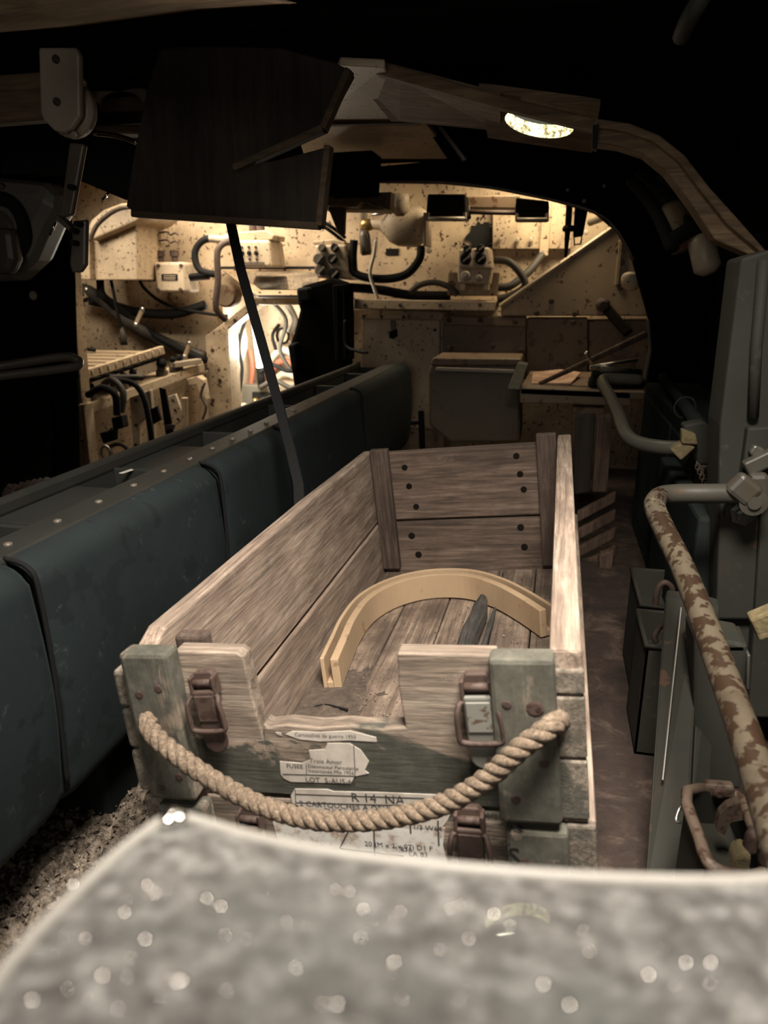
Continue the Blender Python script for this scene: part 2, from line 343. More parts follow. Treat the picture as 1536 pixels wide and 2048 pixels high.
# door frame around it
t = thing('engine_door_frame', 'cream steel frame with cut corner around the bright engine doorway', 'door frame', at(440, 830, 2.66))
for nm, pts in (('frame_post', [(410,672),(447,645),(456,658),(462,850),(418,850)]), ('frame_corner', [(447,645),(508,596),(520,606),(456,660)]), ('frame_header', [(508,596),(606,596),(606,610),(518,610)])):
    poly(pts, 2.66, .08).build(nm, 'cream', t, .005)
poly([(450,655),(456,658),(466,850),(460,850)], 2.655, .09).build('edge_strip', 'cream_clean', t)
for px, py in ((425,700),(440,760),(426,800),(470,640)): bolt(px, py, 2.66, .007).build('bolt', 'rust', t)
# mirror panel above the doorway
t = thing('tilted_glass_panel', 'reflective glass panel in a riveted cream frame above the engine doorway', 'glass panel', at(560, 590, 2.6))
def slant(pts): return [at(x, y, 2.45+.24*((585-y)/45)) for x, y in pts]
MB().prism(slant([(442,538),(660,538),(640,590),(512,590)]), (0,.02,-.01)).build('frame', 'khaki', t, .003)
MB().tube(slant([(442,536),(662,536)]), .006, 8).build('shadow_line', 'hole_black', t)  # black bar standing in for the shadow line along the frame top
MB().prism([p+Vector((0,-.004,.002)) for p in slant([(478,545),(645,545),(630,580),(522,580)])], (0,.003,-.001)).build('glass', 'mirror_glass', t)
for px, py in ((470,541),(520,541),(570,541),(620,541),(650,548),(560,586),(600,586),(520,586)):
    p = slant([(px,py)])[0]; MB().lathe(p, (0,-.9,.3), [(.005,0),(.004,.005)], 8).build('rivet', 'rust', t)

# ================================================================== LEFT COMPARTMENT (cream)
t = thing('hood_box', 'cream steel box with a curved hood at top left of the cream compartment', 'box', at(220, 560, 2.45))
poly([(178,478),(272,440),(274,560),(180,560)], 2.45, .18).build('body', 'cream', t, .004)
poly([(172,462),(182,440),(205,420),(240,407),(270,404),(300,418),(272,442),(178,482)], 2.40, .25).build('hood', 'cream', t, .006)
MB().tube([at(*p) for p in ((178,482,2.395),(196,446,2.395),(240,416,2.395),(300,418,2.395))], .006, 6, 5).build('hood_lip', 'rusty_rim', t, 0, True)
poly([(138,500),(178,478),(180,560),(146,556)], 2.42, .2).build('side_plate', 'cream', t, .004)
t = thing('door_jamb', 'tall narrow cream door post at the left edge of the cream compartment', 'post', at(165, 930, 2.02))
poly([(126,512),(140,510),(164,810),(152,810)], 2.02, .05).build('upper_post', 'cream', t, .004)
poly([(132,822),(164,808),(178,955),(140,975)], 2.02, .05).build('lower_panel', 'cream', t, .004)
poly([(158,808),(167,808),(183,960),(174,960)], 2.015, .05).build('edge_strip', 'cream_clean', t, .003)
for px, py in ((146,645),(134,520),(165,880)): bolt(px, py, 2.015, .006).build('bolt', 'rust', t)
t = thing('clip_bracket', 'cream bracket with two wavy spring clips beneath the hanging board', 'bracket', at(305, 480, 2.62))
pbox(281, 460, 322, 488, 2.60, .03).build('plate', 'cream', t, .003)
for py in (466, 482): ptube([(318,py,2.59),(334,py-2,2.58),(341,py+4,2.58),(350,py,2.58),(357,py+4,2.58)], .0035, 6).build('spring_clip', 'rust', t, 0, True)
for px in (290, 312): bolt(px, 474, 2.60, .007).build('bolt', 'rust', t)
poly([(268,448),(285,440),(284,500),(292,505),(276,506)], 2.61, .05).build('stay', 'strap_metal', t)
# junction box with nameplate
t = thing('junction_box', 'cream junction box with black nameplate and four corner screws', 'junction box', at(340, 585, 2.55))
pbox(309, 524, 369, 585, 2.56, .12).build('body', 'cream_clean', t, .01)
pbox(311, 526, 367, 583, 2.55, .012).build('cover', 'cream_clean', t, .008)
npl = pbox(323, 548, 355, 561, 2.548, .004).build('nameplate', 'rubber', t)
for py in (551, 555, 558): sub('print_line', pbox(327, py, 351, py+1.1, 2.5472, .001), 'cream_clean', npl)
for px, py in ((317,531),(362,531),(316,579),(361,579)): bolt(px, py, 2.549, .0065).build('screw', 'rust', t)
for px in (322, 350): MB().lathe(at(px, 524, 2.61), (0,0,1), [(.012,0),(.012,.02),(.017,.02),(.017,.04)], 10).build('cable_gland', 'rust', t)
MB().lathe(at(309, 555, 2.61), (-1,0,0), [(.014,0),(.014,.05),(.01,.06)], 10).build('cable_gland', 'rust', t)
MB().lathe(at(369, 555, 2.61), (1,0,0), [(.014,0),(.014,.03),(.008,.10)], 10).build('cable_gland', 'rust', t)
MB().tube([at(340,586,2.61), at(340,600,2.61), at(352,606,2.64)], .009, 8, 4).build('outlet_pipe', 'brown_paint', t, 0, True)
# hoses & cables
cabs = [([(150,580,2.6),(175,582,2.58),(205,600,2.56),(265,650,2.6),(330,685,2.66),(410,715,2.66)], .024, 'rubber_grey', 'thick dark hose running diagonally down the cream wall'),
        ([(180,600,2.55),(220,610,2.6),(280,625,2.64),(350,627,2.64),(410,610,2.64)], .018, 'rubber', 'black hose sagging below the junction box'),
        ([(200,560,2.5),(205,590,2.5),(232,612,2.55),(300,665,2.63),(412,722,2.63)], .014, 'rubber', 'thinner black hose clipped along the diagonal hose'),
        ([(222,560,2.5),(232,610,2.5),(243,660,2.52)], .006, 'rubber', 'thin cable with plug hanging from the hood box'),
        ([(152,690,2.4),(148,650,2.45),(152,612,2.5),(175,598,2.55)], .008, 'rubber', 'thin black cable looping beside the cream post'),
        ([(274,470,2.6),(276,545,2.6),(292,580,2.6),(340,612,2.62),(420,628,2.62),(455,632,2.62)], .006, 'rubber', 'thin cable swinging under the junction box to the doorway'),
        ([(290,455,2.6),(320,440,2.62),(380,432,2.62),(455,440,2.62)], .008, 'rubber', 'thin cable along the top beneath the hanging board'),
        ([(440,478,2.6),(408,480,2.6),(390,505,2.6),(400,540,2.6),(440,550,2.6)], .013, 'rubber', 'black cable looping left of the nine light control box'),
        ([(470,478,2.62),(462,480,2.55),(436,500,2.52),(436,560,2.52),(432,615,2.52),(452,640,2.55)], .012, 'rust', 'rusty rigid conduit left of the hanging black strap'),
        ([(365,555,2.6),(420,548,2.6),(440,545,2.6)], .010, 'rubber', 'short black cable right of the junction box'),
        ([(152,690,2.35),(165,697,2.35),(190,700,2.35)], .007, 'rubber', 'short cable end above the slatted grille'),
        ([(640,440,2.5),(665,455,2.5),(690,475,2.55)], .006, 'rubber', 'upper thin cable below the hanging board corner'),
        ([(638,447,2.5),(662,463,2.5),(690,485,2.55)], .006, 'rubber', 'lower thin cable below the hanging board corner'),
        ([(708,480,2.5),(706,520,2.5),(712,548,2.5),(760,558,2.5),(810,550,2.5),(838,520,2.5),(842,495,2.52)], .014, 'rubber', 'thick black hose curving under the cylinder'),
        ([(752,480,2.48),(748,510,2.48),(740,545,2.48),(748,575,2.48),(756,598,2.48)], .006, 'hose_cream', 'thin bent pipe dropping from the valve'),
        ([(700,575,2.6),(760,580,2.6),(820,590,2.6),(900,592,2.6)], .016, 'rubber', 'black hose lying on the long shelf'),
        ([(820,585,2.55),(840,570,2.55),(870,565,2.55),(900,575,2.55),(915,590,2.55)], .010, 'rubber_grey', 'grey hose arched on the shelf under the cylinder'),
        ([(990,520,2.56),(1020,525,2.54),(1046,555,2.53),(1048,575,2.53),(1020,592,2.53),(995,598,2.53)], .012, 'rubber_grey', 'grey conduit looping right of the dial box with burnt spot'),
        ([(1085,510,2.65),(1065,535,2.62),(1048,552,2.6),(1020,572,2.58),(995,575,2.58)], .014, 'rubber_grey', 'grey pipe slanting down to the conduit loop'),
        ([(1180,445,2.6),(1205,435,2.55),(1225,420,2.5)], .012, 'strap_metal', 'short bent bar at the top of the slanted plate')]
for p, r, m, lb in cabs: tag(ptube(p, r, 8, 6).build('cable', m, None, 0, True), lb, 'cable')
tg = thing('cable_plug', 'tapered plug at the end of the thin hanging cable', 'plug', at(248, 690, 2.5))
MB().tube([at(243,655,2.52), at(246,668,2.52), at(248,690,2.52)], [.007,.012,.014], 8).build('body', 'rubber_grey', tg, 0, True)
for i, (px, py, px2, py2, lb) in enumerate(((285,620,272,648,'pale clamp on the middle of the diagonal hose'),(380,688,370,712,'pale clamp near the lower end of the diagonal hose'),(172,580,174,598,'pale clamp at the upper end of the diagonal hose'))):
    c = thing('hose_clamp', lb, 'clamp', at(px2, py2, 2.6))
    MB().bar(at(px,py,2.56), at(px2,py2,2.56), .016, .010, (0,1,0)).build('band', 'khaki', c, .002)
    bolt(px2, py2+2, 2.55, .009).build('bolt', 'steel', c); bolt(px, py-1, 2.55, .008).build('bolt', 'steel', c)
t = thing('round_cover', 'round brown cover plate left of the black strap above the doorway', 'cover', at(462, 600, 2.66))
MB().lathe(at(462, 590, 2.70), (0,-1,0), [(.045,0),(.045,.05),(.038,.06)], 20).build('disc', 'brown_paint', t, 0, False)
# slatted grille
t = thing('slatted_grille', 'wide slatted grille with yellow riveted edge strip on the left shelf', 'grille', at(240, 730, 2.25))
def gz(px, py, z): return atz(px, py, z)
za = at(160, 752, 2.05).z; pa = at(160,752,2.05); pb = at(325,700,2.42); pc = None
slats = 8
for i in range(slats):
    q0, q1 = pa.lerp(pb, i/slats), pa.lerp(pb, (i+.66)/slats)
    MB().prism([q0, q1, q1+Vector((-.42, 0, 0)), q0+Vector((-.42, 0, 0))], (0, 0, -.012)).build('slat', 'khaki', t, .002)
MB().prism([pa+Vector((0,0,-.025)), pb+Vector((0,0,-.025)), pb+Vector((-.42,0,-.025)), pa+Vector((-.42,0,-.025))], (0,0,-.006)).build('backing', 'hole_black', t)
MB().bar(pa, pb, .02, .03).build('edge_strip', 'cream', t, .003)
for i in range(11):
    p = pa.lerp(pb, (i+.5)/11); MB().box(p-Vector((.010,.016,.007)), p+Vector((.010,-.006,.007))).build('edge_tab', 'cream_clean', t, .001)
# connector shelf
t = thing('connector_shelf', 'cream shelf carrying a row of cable connectors under the grille', 'shelf', at(280, 780, 2.2))
sa, sb = at(166, 812, 2.06), at(405, 727, 2.58)
MB().prism([sa, sb, sb+Vector((-.06,.14,.02)), sa+Vector((-.06,.14,.02))], (0,0,-.02)).build('shelf_plate', 'cream', t, .003)
MB().prism([sa, sb, sb+Vector((.0,.0,-.03)), sa+Vector((0,0,-.03))], (.004,.008,0)).build('front_lip', 'cream_clean', t, .002)
MB().prism([sa+Vector((.01,.02,-.03)), sb+Vector((.01,.02,-.03)), at(405,900,2.60), at(170,945,2.08)], (-.01,.02,0)).build('front_panel', 'cream', t)
for f, kk in ((.05,1.2),(.22,1),(.30,1),(.38,1),(.62,1.4),(.72,.9),(.78,.9)):
    p = sa.lerp(sb, f)+Vector((-.02,.04,.0)); c = MB().lathe(p, (0,0,1), [(.016*kk,0),(.016*kk,.022),(.012*kk,.024),(.012*kk,.05)], 12).build('connector', 'strap_metal', t, 0, False)
    sub('cap', MB().lathe(p+Vector((0,0,.045)), (.5,-.8,.2), [(.011*kk,0),(.013*kk,.03)], 10), 'rubber', c, 0, True).location = (0,0,0)
MB().bar(at(345,730,2.45), at(400,722,2.55), .03, .02).build('rail', 'bracket_metal', t, .003)
pan = [([(176,790,2.04),(205,775,2.0),(230,790,1.98),(234,830,1.98)], .011, 'rubber', 'leftmost black cable drooping from the connector shelf'),
       ([(208,768,2.08),(225,760,2.04),(246,785,2.02),(242,825,2.0)], .011, 'rubber_grey', 'grey cable drooping beside the leftmost black one'),
       ([(222,760,2.14),(262,765,2.08),(285,790,2.07),(298,840,2.06),(306,900,2.05)], .009, 'rubber', 'long black cable hanging down to the bench'),
       ([(220,755,2.16),(262,755,2.12),(285,755,2.14)], .010, 'rubber_grey', 'short grey cable lying along the connector shelf'),
       ([(306,895,2.1),(318,888,2.1),(325,895,2.1)], .006, 'rubber', 'small cable loop just above the bench rim'),
       ([(174,900,2.07),(178,930,2.06),(180,958,2.06)], .006, 'rubber', 'thin cable down the left of the shelf panel')]
for p, r, m, lb in pan: tag(ptube(p, r, 8, 6).build('cable', m, None, 0, True), lb, 'cable')
t = thing('cable_connector', 'square black connectors at the ends of the drooping cables', 'connector', at(220, 885, 1.98))
poly([(222,836),(242,832),(246,856),(226,862)], 1.98, .035).build('plug', 'rubber', t, .003)
poly([(198,866),(226,860),(226,882),(206,888)], 1.98, .03).build('plug', 'rubber', t, .003)
MB().bar(at(228,858,1.99), at(216,870,1.99), .014, .014).build('link', 'rubber_grey', t)
t = thing('strap_bracket', 'cream upright bracket with cut-outs on the shelf panel', 'bracket', at(300, 900, 2.16))
poly([(258,795),(300,780),(312,905),(298,910),(290,835),(276,850),(280,905),(268,915)], 2.14, .02).build('plate', 'cream_clean', t, .003)
poly([(298,820),(314,812),(322,840),(304,850)], 2.135, .01).build('cut_out', 'hole_black', t)
for py in (800, 850, 890): bolt(272, py, 2.14, .006).build('bolt', 'rust', t)
t = thing('webbing_strap', 'dark webbing strap with buckle hanging over the shelf panel', 'strap', at(340, 880, 2.12))
poly([(318,775),(330,778),(350,885),(334,888)], 2.12, .006).build('webbing', 'rubber', t)
poly([(330,850),(348,848),(348,858),(332,860)], 2.115, .012).build('buckle', 'strap_metal', t, .002)
t = thing('hinge_plate', 'pale hinge plate right of the webbing strap', 'hinge', at(360, 840, 2.3))
poly([(335,793),(350,788),(368,838),(350,850)], 2.28, .015).build('leaf', 'cream_clean', t, .002)
poly([(362,796),(372,796),(372,870),(364,872)], 2.28, .02).build('pin_rail', 'cream', t, .002)
for px, py in ((345,800),(350,820),(356,838)): bolt(px, py, 2.28, .005).build('bolt', 'rust', t)
t = thing('bent_bracket', 'bent rusty bracket at the right end of the shelf panel', 'bracket', at(400, 790, 2.5))
poly([(372,758),(395,752),(405,760),(412,800),(400,790),(392,770),(376,772)], 2.48, .04).build('arm', 'cream', t, .003)
ptube([(410,765,2.46),(402,790,2.46),(412,815,2.46),(405,838,2.46)], .005, 6).build('wire', 'rust', t, 0, True)
t = thing('ring_hook', 'rusty hook and ring low beside the bench rim', 'hook', at(235, 930, 2.0))
MB().tube([at(212,905,2.02)+Vector((.016*math.cos(a),0,.022*math.sin(a))) for a in [k*math.pi/6 for k in range(12)]], .005, 6, 0, True).build('ring', 'steel', t, 0, True)
poly([(202,920),(235,908),(262,918),(262,930),(205,932)], 2.02, .05).build('base', 'rusty_rim', t, .004)
ptube([(215,895,2.03),(235,888,2.03),(252,895,2.03),(258,915,2.03)], .007, 8).build('bail', 'rust', t, 0, True)

# ================================================================== BACK WALL EQUIPMENT
t = thing('control_box', 'cream control box with nine indicator lights behind the hanging strap', 'control box', at(505, 530, 2.5))
poly([(472,480),(538,480),(545,534),(478,534)], 2.52, .14).build('body', 'cream_clean', t, .008)
poly([(476,464),(530,460),(548,470),(545,480),(474,482)], 2.53, .12).build('top_flange', 'cream', t, .004)
for r_, py in enumerate((494, 506, 518)):
    for c_ in range(3):
        bolt(484+c_*14+r_, py, 2.52, .0075 if r_ == 1 else .0045, .006).build('indicator_light', 'rubber' if r_ == 1 else 'rust', t)
npl = pbox(482, 524, 528, 530, 2.517, .003).build('nameplate', 'strap_metal', t)
for px in (506, 522): MB().lathe(at(px, 462, 2.58), (0,0,1), [(.014,0),(.014,.03),(.01,.04)], 10).build('cable_gland', 'rust', t)
MB().lathe(at(472, 482, 2.58), (-1,0,.1), [(.02,0),(.02,.04),(.014,.05),(.014,.1)], 12).build('cable_gland', 'bracket_metal', t)
t = thing('dial_box', 'cream switch box with four round dials left of the cylinder', 'switch box', at(660, 550, 2.45))
poly([(628,490),(692,488),(698,560),(632,556)], 2.48, .14).build('body', 'cream_clean', t, .008)
for px, py, r in ((640,518,.02),(667,518,.016),(643,540,.02),(670,548,.02),(646,496,.013),(671,496,.013)):
    d = MB().lathe(at(px, py, 2.485), (0,-1,0), [(r,0),(r,.015),(r*.8,.02)], 16).build('dial', 'strap_metal' if px < 660 else 'rubber', t)
    sub('knob', MB().bar(at(px,py,2.46)+Vector((-r*.5,0,-r*.5)), at(px,py,2.46)+Vector((r*.5,0,r*.5)), .006, .012, (0,1,0)), 'grey_panel', d)
poly([(624,482),(668,478),(690,484),(690,490),(628,490)], 2.49, .12).build('top_plate', 'cream', t, .004)
pbox(694, 500, 704, 560, 2.52, .05).build('side_flange', 'cream', t, .003)
# fire bottle
t = thing('extinguisher_bottle', 'cream pressure cylinder with brass valve strapped to the bulkhead', 'cylinder', at(800, 490, 2.55))
cl, cr = at(742, 448, 2.56), at(853, 454, 2.56); ax = (cr-cl); L_ = ax.length
MB().lathe(cl, ax, [(.016,0),(.018,.03),(.03,.045),(.055,.07),(.066,.10),(.066,L_-.03),(.05,L_-.005),(.02,L_)], 28).build('bottle', 'cream_clean', t, 0, True)
MB().lathe(at(722,450,2.56), (1,0,0), [(.014,0),(.02,.01),(.02,.03),(.013,.05)], 12).build('valve', 'brass', t, 0, True)
MB().lathe(at(726,470,2.56), (0,0,1), [(.012,-.01),(.012,.05),(.018,.06),(.012,.08),(.012,.095)], 12).build('valve_stem', 'bracket_metal', t, 0, True)
MB().lathe(at(733,510,2.54), (-.1,0,1), [(.016,0),(.019,.01),(.019,.06),(.014,.08)], 12).build('cartridge', 'strap_metal', t, 0, True)
MB().tube([at(742,430,2.52), at(760,428,2.52), at(778,424,2.52)], .005, 6).build('trip_wire', 'steel', t, 0, True)
pbox(846, 425, 852, 492, 2.47, .12).build('strap', 'bracket_metal', t, .002)
bolt(858, 500, 2.68, .012).build('bolt', 'bracket_metal', t)
pbox(772, 497, 797, 510, 2.735, .01).build('nameplate', 'rubber', t)
t = thing('pressure_gauge', 'small cream fitting and pipe above the cylinder', 'fitting', at(795, 415, 2.45))
MB().lathe(at(800,402,2.45), (0,0,-1), [(.028,-.02),(.03,0),(.03,.03),(.012,.045)], 14).build('body', 'cream_clean', t, 0, True)
MB().tube([at(784,400,2.44), at(790,418,2.44), at(780,425,2.46)], .007, 8).build('pipe', 'bracket_metal', t, 0, True)
# overhead bins behind arch
for pts, Y, m, lb in (([(855,388),(930,388),(932,430),(852,430)], 2.35, 'soot_paint', 'dark overhead box above the burnt spot'),
                      ([(1032,395),(1098,402),(1096,432),(1030,432)], 2.35, 'soot_paint', 'small dark overhead box beside the hanging black clip'),
                      ([(930,392),(1040,390),(1036,418),(932,416)], 2.45, 'brown_paint', 'brown overhead tray between the two dark boxes')):
    t = thing('overhead_box', lb, 'box', at(pts[3][0], pts[3][1], Y)); poly(pts, Y, .15).build('body', m, t, .004)
    (x0, y0), (x1, y1) = pts[3], pts[2]
    MB().tube([at(x0+4,y0+8,Y-.01), at(x1-2,y1+8,Y-.01)], .007, 8).build('rail', 'bracket_metal' if m != 'brown_paint' else 'rust', t, 0, True)
    for px in (x0+4, x1-2): MB().tube([at(px,y0+10,Y-.01), at(px,y0-4,Y)], .006, 6).build('rail_post', 'rust', t)
# second control box
t = thing('dial_box', 'cream box with round dials below the burnt spot on the shelf', 'switch box', at(950, 590, 2.45))
poly([(918,498),(978,494),(984,538),(916,536)], 2.44, .12).build('upper_body', 'cream_clean', t, .006)
poly([(914,534),(984,536),(978,570),(916,566)], 2.46, .10).build('lower_body', 'cream_clean', t, .006)
poly([(896,545),(1000,545),(994,592),(894,592)], 2.56, .10).build('mount', 'khaki', t, .004)
for px, py, r in ((932,518,.018),(962,518,.018),(932,552,.016),(958,556,.011),(936,499,.013),(962,497,.013)):
    d = MB().lathe(at(px,py,2.445), (0,-1,0), [(r,0),(r,.015),(r*.75,.02)], 16).build('dial', 'rubber' if py < 540 else 'bracket_metal', t)
    sub('knob', MB().bar(at(px,py,2.42)+Vector((-r*.5,0,-r*.4)), at(px,py,2.42)+Vector((r*.5,0,r*.4)), .005, .01, (0,1,0)), 'grey_panel', d)
for px in (925, 972): pbox(px-5, 568, px+5, 580, 2.46, .05).build('foot', 'cream', t)
sb_ = MB(); sp_ = at(962, 470, 2.735)
sb_.prism([sp_+Vector((math.cos(k*.2618)*.062*q_, 0, math.sin(k*.2618)*.055*q_)) for k, q_ in ((k, random.uniform(.62, 1.08)) for k in range(24))], (0, -.003, 0))
for k in range(40):
    a = random.random()*6.28; rr = random.uniform(.03, .10); p = sp_+Vector((rr*math.cos(a), 0, rr*math.sin(a))); q_ = random.uniform(.002, .006)
    sb_.prism([p+Vector((q_*math.cos(j_*1.05), 0, q_*math.sin(j_*1.05))) for j_ in range(6)], (0, -.002, 0))
tag(sb_.build('soot_crust', 'hole_black', None), 'black burnt crust on the bulkhead above the dial box', 'soot', None, 'stuff')
t = thing('long_shelf', 'long rusty cream shelf tray below the cylinder', 'shelf', at(850, 615, 2.5))
MB().box((at(712,604,2.48).x, 2.48, at(850,606,2.48).z), (at(992,604,2.48).x, 2.74, at(850,601,2.48).z)).build('tray', 'cream', t, .002)
poly([(708,598),(992,603),(990,622),(708,618)], 2.47, .012).build('front_lip', 'cream', t, .003)
for px in (730, 800, 880, 960): bolt(px, 610, 2.47, .006).build('bolt', 'rust', t)
t = thing('wall_cabinet', 'cream cabinet with a dark latch beneath the long shelf', 'cabinet', at(800, 900, 2.5))
poly([(700,618),(888,622),(888,900),(700,900)], 2.58, .15).build('body', 'cream', t, .004)
poly([(722,636),(880,640),(880,860),(722,850)], 2.56, .03).build('door', 'cream_clean', t, .006)
lt = poly([(780,640),(790,640),(792,660),(782,664)], 2.55, .015).build('latch', 'strap_metal', t, .002)
sub('tongue', poly([(778,664),(792,658),(794,672),(786,678),(778,676)], 2.54, .02), 'rubber', lt, .002).location = (0,0,0)
pbox(722, 628, 815, 638, 2.555, .02).build('hinge_rail', 'cream', t, .002)
for px, py in ((728,632),(763,633),(808,634),(730,800),(870,660)): bolt(px, py, 2.555, .006).build('bolt', 'rust', t)
# slanted plate
t = thing('slanted_plate', 'large brown plate with bright sloping edge on the right of the bulkhead', 'panel', at(1100, 720, 2.5))
poly([(1002,614),(1228,456),(1300,470),(1300,632),(1002,632)], 2.50, .12).build('upper_plate', 'khaki', t, .004)
MB().tube([at(1000,612,2.5), at(1229,453,2.5)], .008, 6).build('bright_edge', 'cream_clean', t)
for x0, x1, y0 in ((885,1052,634),(1054,1176,636),(1178,1300,640)):
    poly([(x0,y0),(x1,y0),(x1,760),(x0,760)], 2.52, .1).build('lower_plate', 'brown_paint', t, .004)
poly([(885,632),(1052,634),(1052,654),(885,650)], 2.505, .02).build('strip', 'brown_paint', t, .003)
for px, py in ((898,640),(960,640),(1030,643),(1074,627),(1149,628),(1146,645),(900,696),(985,692),(1042,702),(1103,602),(1236,500),(1243,525),(1240,575)):
    bolt(px, py, 2.498, .009).build('bolt', 'rust', t)
pbox(1234, 480, 1242, 570, 2.49, .02).build('edge_bar', 'khaki', t, .002)
t = thing('wall_panel', 'pale upper panel with vertical seam strip left of the hanging strap', 'panel', at(1085, 500, 2.7))
poly([(985,400),(1110,400),(1145,405),(1142,498),(985,498)], 2.70, .04).build('plate', 'cream', t, .003)
poly([(1085,405),(1103,405),(1096,512),(1078,512)], 2.685, .03).build('seam_strip', 'cream', t, .003)
for px, py in ((1000,478),(1035,480),(1062,480),(1087,502),(1172,465)): bolt(px, py, 2.69, .008).build('bolt', 'bracket_metal', t)
t = thing('hanging_clip', 'black strap with metal clip hanging in the bright upper right gap', 'strap', at(1160, 490, 2.3))
poly([(1160,228),(1184,228),(1178,408),(1166,472),(1146,474),(1150,408)], 2.3, .02).build('webbing', 'rubber', t, .004)
MB().tube([at(1148,474,2.3), at(1164,472,2.3), at(1161,488,2.3), at(1149,490,2.3)], .003, 6, 0, True).build('wire_loop', 'rust', t)
t = thing('hanging_rod', 'thin black rod hanging beside the strap with metal clip', 'rod', at(1132, 515, 2.3))
MB().tube([at(1150,228,2.3), at(1136,455,2.3), at(1131,515,2.3)], [.009,.009,.004], 8).build('rod', 'rubber', t, 0, True)
MB().lathe(at(1137,457,2.3)-Vector((0,0,.008)), (0,0,1), [(.016,0),(.018,.008),(.014,.016)], 10).build('collar', 'rubber', t)
t = thing('small_lamp', 'small white dome lamp on the right edge of the far plate', 'lamp', at(1265, 570, 2.3))
MB().lathe(at(1263,560,2.3), (-.2,-.5,-1), [(.028,-.01),(.03,.0),(.024,.02),(.006,.032)], 16).build('dome', 'cream_clean', t, 0, True)
ptube([(1285,558,2.32),(1275,530,2.35),(1262,512,2.38)], .007).build('arm', 'rubber', t, 0, True)
t = thing('crank_handle', 'dark crank handle on the right of the brown plate', 'handle', at(1215, 615, 2.4))
MB().bar(at(1203,606,2.42), at(1258,668,2.36), .03, .02, (0,1,0)).build('arm', 'soot_paint', t, .006)
MB().lathe(at(1206,610,2.43)+Vector((0,.08,0)), (0,-1,0), [(.02,0),(.02,.11),(.012,.115)], 14).build('hub', 'rust', t)
# dark seat silhouette
t = thing('drivers_seat_back', 'black silhouetted seat back in front of the engine doorway', 'seat', at(640, 790, 2.4))
poly([(600,572),(660,556),(694,566),(696,780),(590,800),(575,700),(588,660),(598,620),(592,600)], 2.40, .08).build('cushion', 'black_paint', t, .015)
poly([(592,576),(618,574),(622,602),(594,606)], 2.37, .05).build('headrest', 'rubber', t, .008)
poly([(574,690),(592,684),(596,740),(582,742)], 2.37, .05).build('armrest', 'rubber', t, .008)
poly([(664,570),(700,566),(702,720),(670,724)], 2.36, .05).build('side_post', 'soot_paint', t, .005)
for px in (672, 686): pbox(px, 575, px+3, 715, 2.355, .01).build('rib', 'dark_green', t)
ptube([(690,640,2.33),(692,690,2.33),(715,702,2.3),(735,705,2.28)], .005, 6).build('cord', 'rubber', t, 0, True)
# grey bin and table on the right
t = thing('ration_bin', 'dark grey metal bin with pale lid rail beyond the crate', 'bin', at(950, 890, 2.2))
poly([(862,728),(1040,728),(1040,885),(900,885),(858,850),(856,745)], 2.18, .2).build('body', 'bin_brown', t, .008)
poly([(864,716),(1042,718),(1040,732),(860,732)], 2.17, .2).build('lid', 'brown_paint', t, .006)
MB().bar(at(872,738,2.165), at(1030,743,2.165), .012, .016, (0,1,0)).build('lid_rail', 'bracket_metal', t, .004)
t = thing('lever', 'thin black lever standing by the cabinet left of the bin', 'lever', at(848, 905, 2.3))
MB().tube([at(842,822,2.3), at(845,905,2.3)], .010, 8).build('rod', 'rubber', t, 0, True)
MB().tube([at(822,846,2.3), at(846,846,2.3)], .006, 8).build('cross_bar', 'rubber', t)
t = thing('work_table', 'rough wooden shelf table covered in debris right of the bin', 'table', at(1150, 900, 2.15))
MB().prism([at(1040,775,2.05), at(1290,785,2.05), at(1280,745,2.45), at(1060,742,2.45)], (0,0,-.02)).build('top', 'brown_paint', t, .003)
poly([(1040,776),(1262,784),(1262,812),(1040,806)], 2.05, .02).build('apron', 'brown_paint', t, .003)
poly([(1145,812),(1210,814),(1200,960),(1150,960)], 2.08, .03).build('leg', 'brown_paint', t, .003)
t = thing('work_glove', 'crumpled orange brown leather scrap lying on the wooden table', 'scrap', at(1100, 765, 2.2))
MB().prism([at(1062,770,2.12), at(1140,772,2.12), at(1162,748,2.3), at(1120,742,2.38), at(1065,748,2.36)], (0,0,.006)).build('sheet', 'glove', t, .002)
t = thing('upright_block', 'small pale wooden block leaning on the table edge', 'block', at(1035, 775, 2.02))
MB().prism([at(1015,778,2.02), at(1040,780,2.02), at(1056,730,2.1), at(1036,727,2.1)], (0,.03,.004)).build('block', 'crate_wood_z', t, .003)
t = thing('long_pole', 'thin wooden pole resting on the table and rising to the right', 'pole', at(1080, 768, 2.0))
MB().tube([at(1078,768,2.12), at(1150,735,2.14), at(1225,700,2.165), at(1292,668,2.185)], [.006,.008,.009,.010], 8, 4).build('shaft', 'slat_wood', t, 0, True)
t = thing('tool_pile', 'dark tangle of tools and tins on the table below the pole', 'tool pile', at(1220, 745, 2.15))
for a, b, r, m in (((1180,735),(1275,720),.006,'steel'),((1172,705),(1186,730),.005,'steel'),((1185,752),(1280,748),.014,'rubber'),((1200,738),(1260,742),.010,'grey_panel'),((1180,765),(1285,770),.018,'rubber')):
    MB().tube([at(*a,2.1), at(*b,2.14)], r, 8).build('tool', m, t, 0, True)
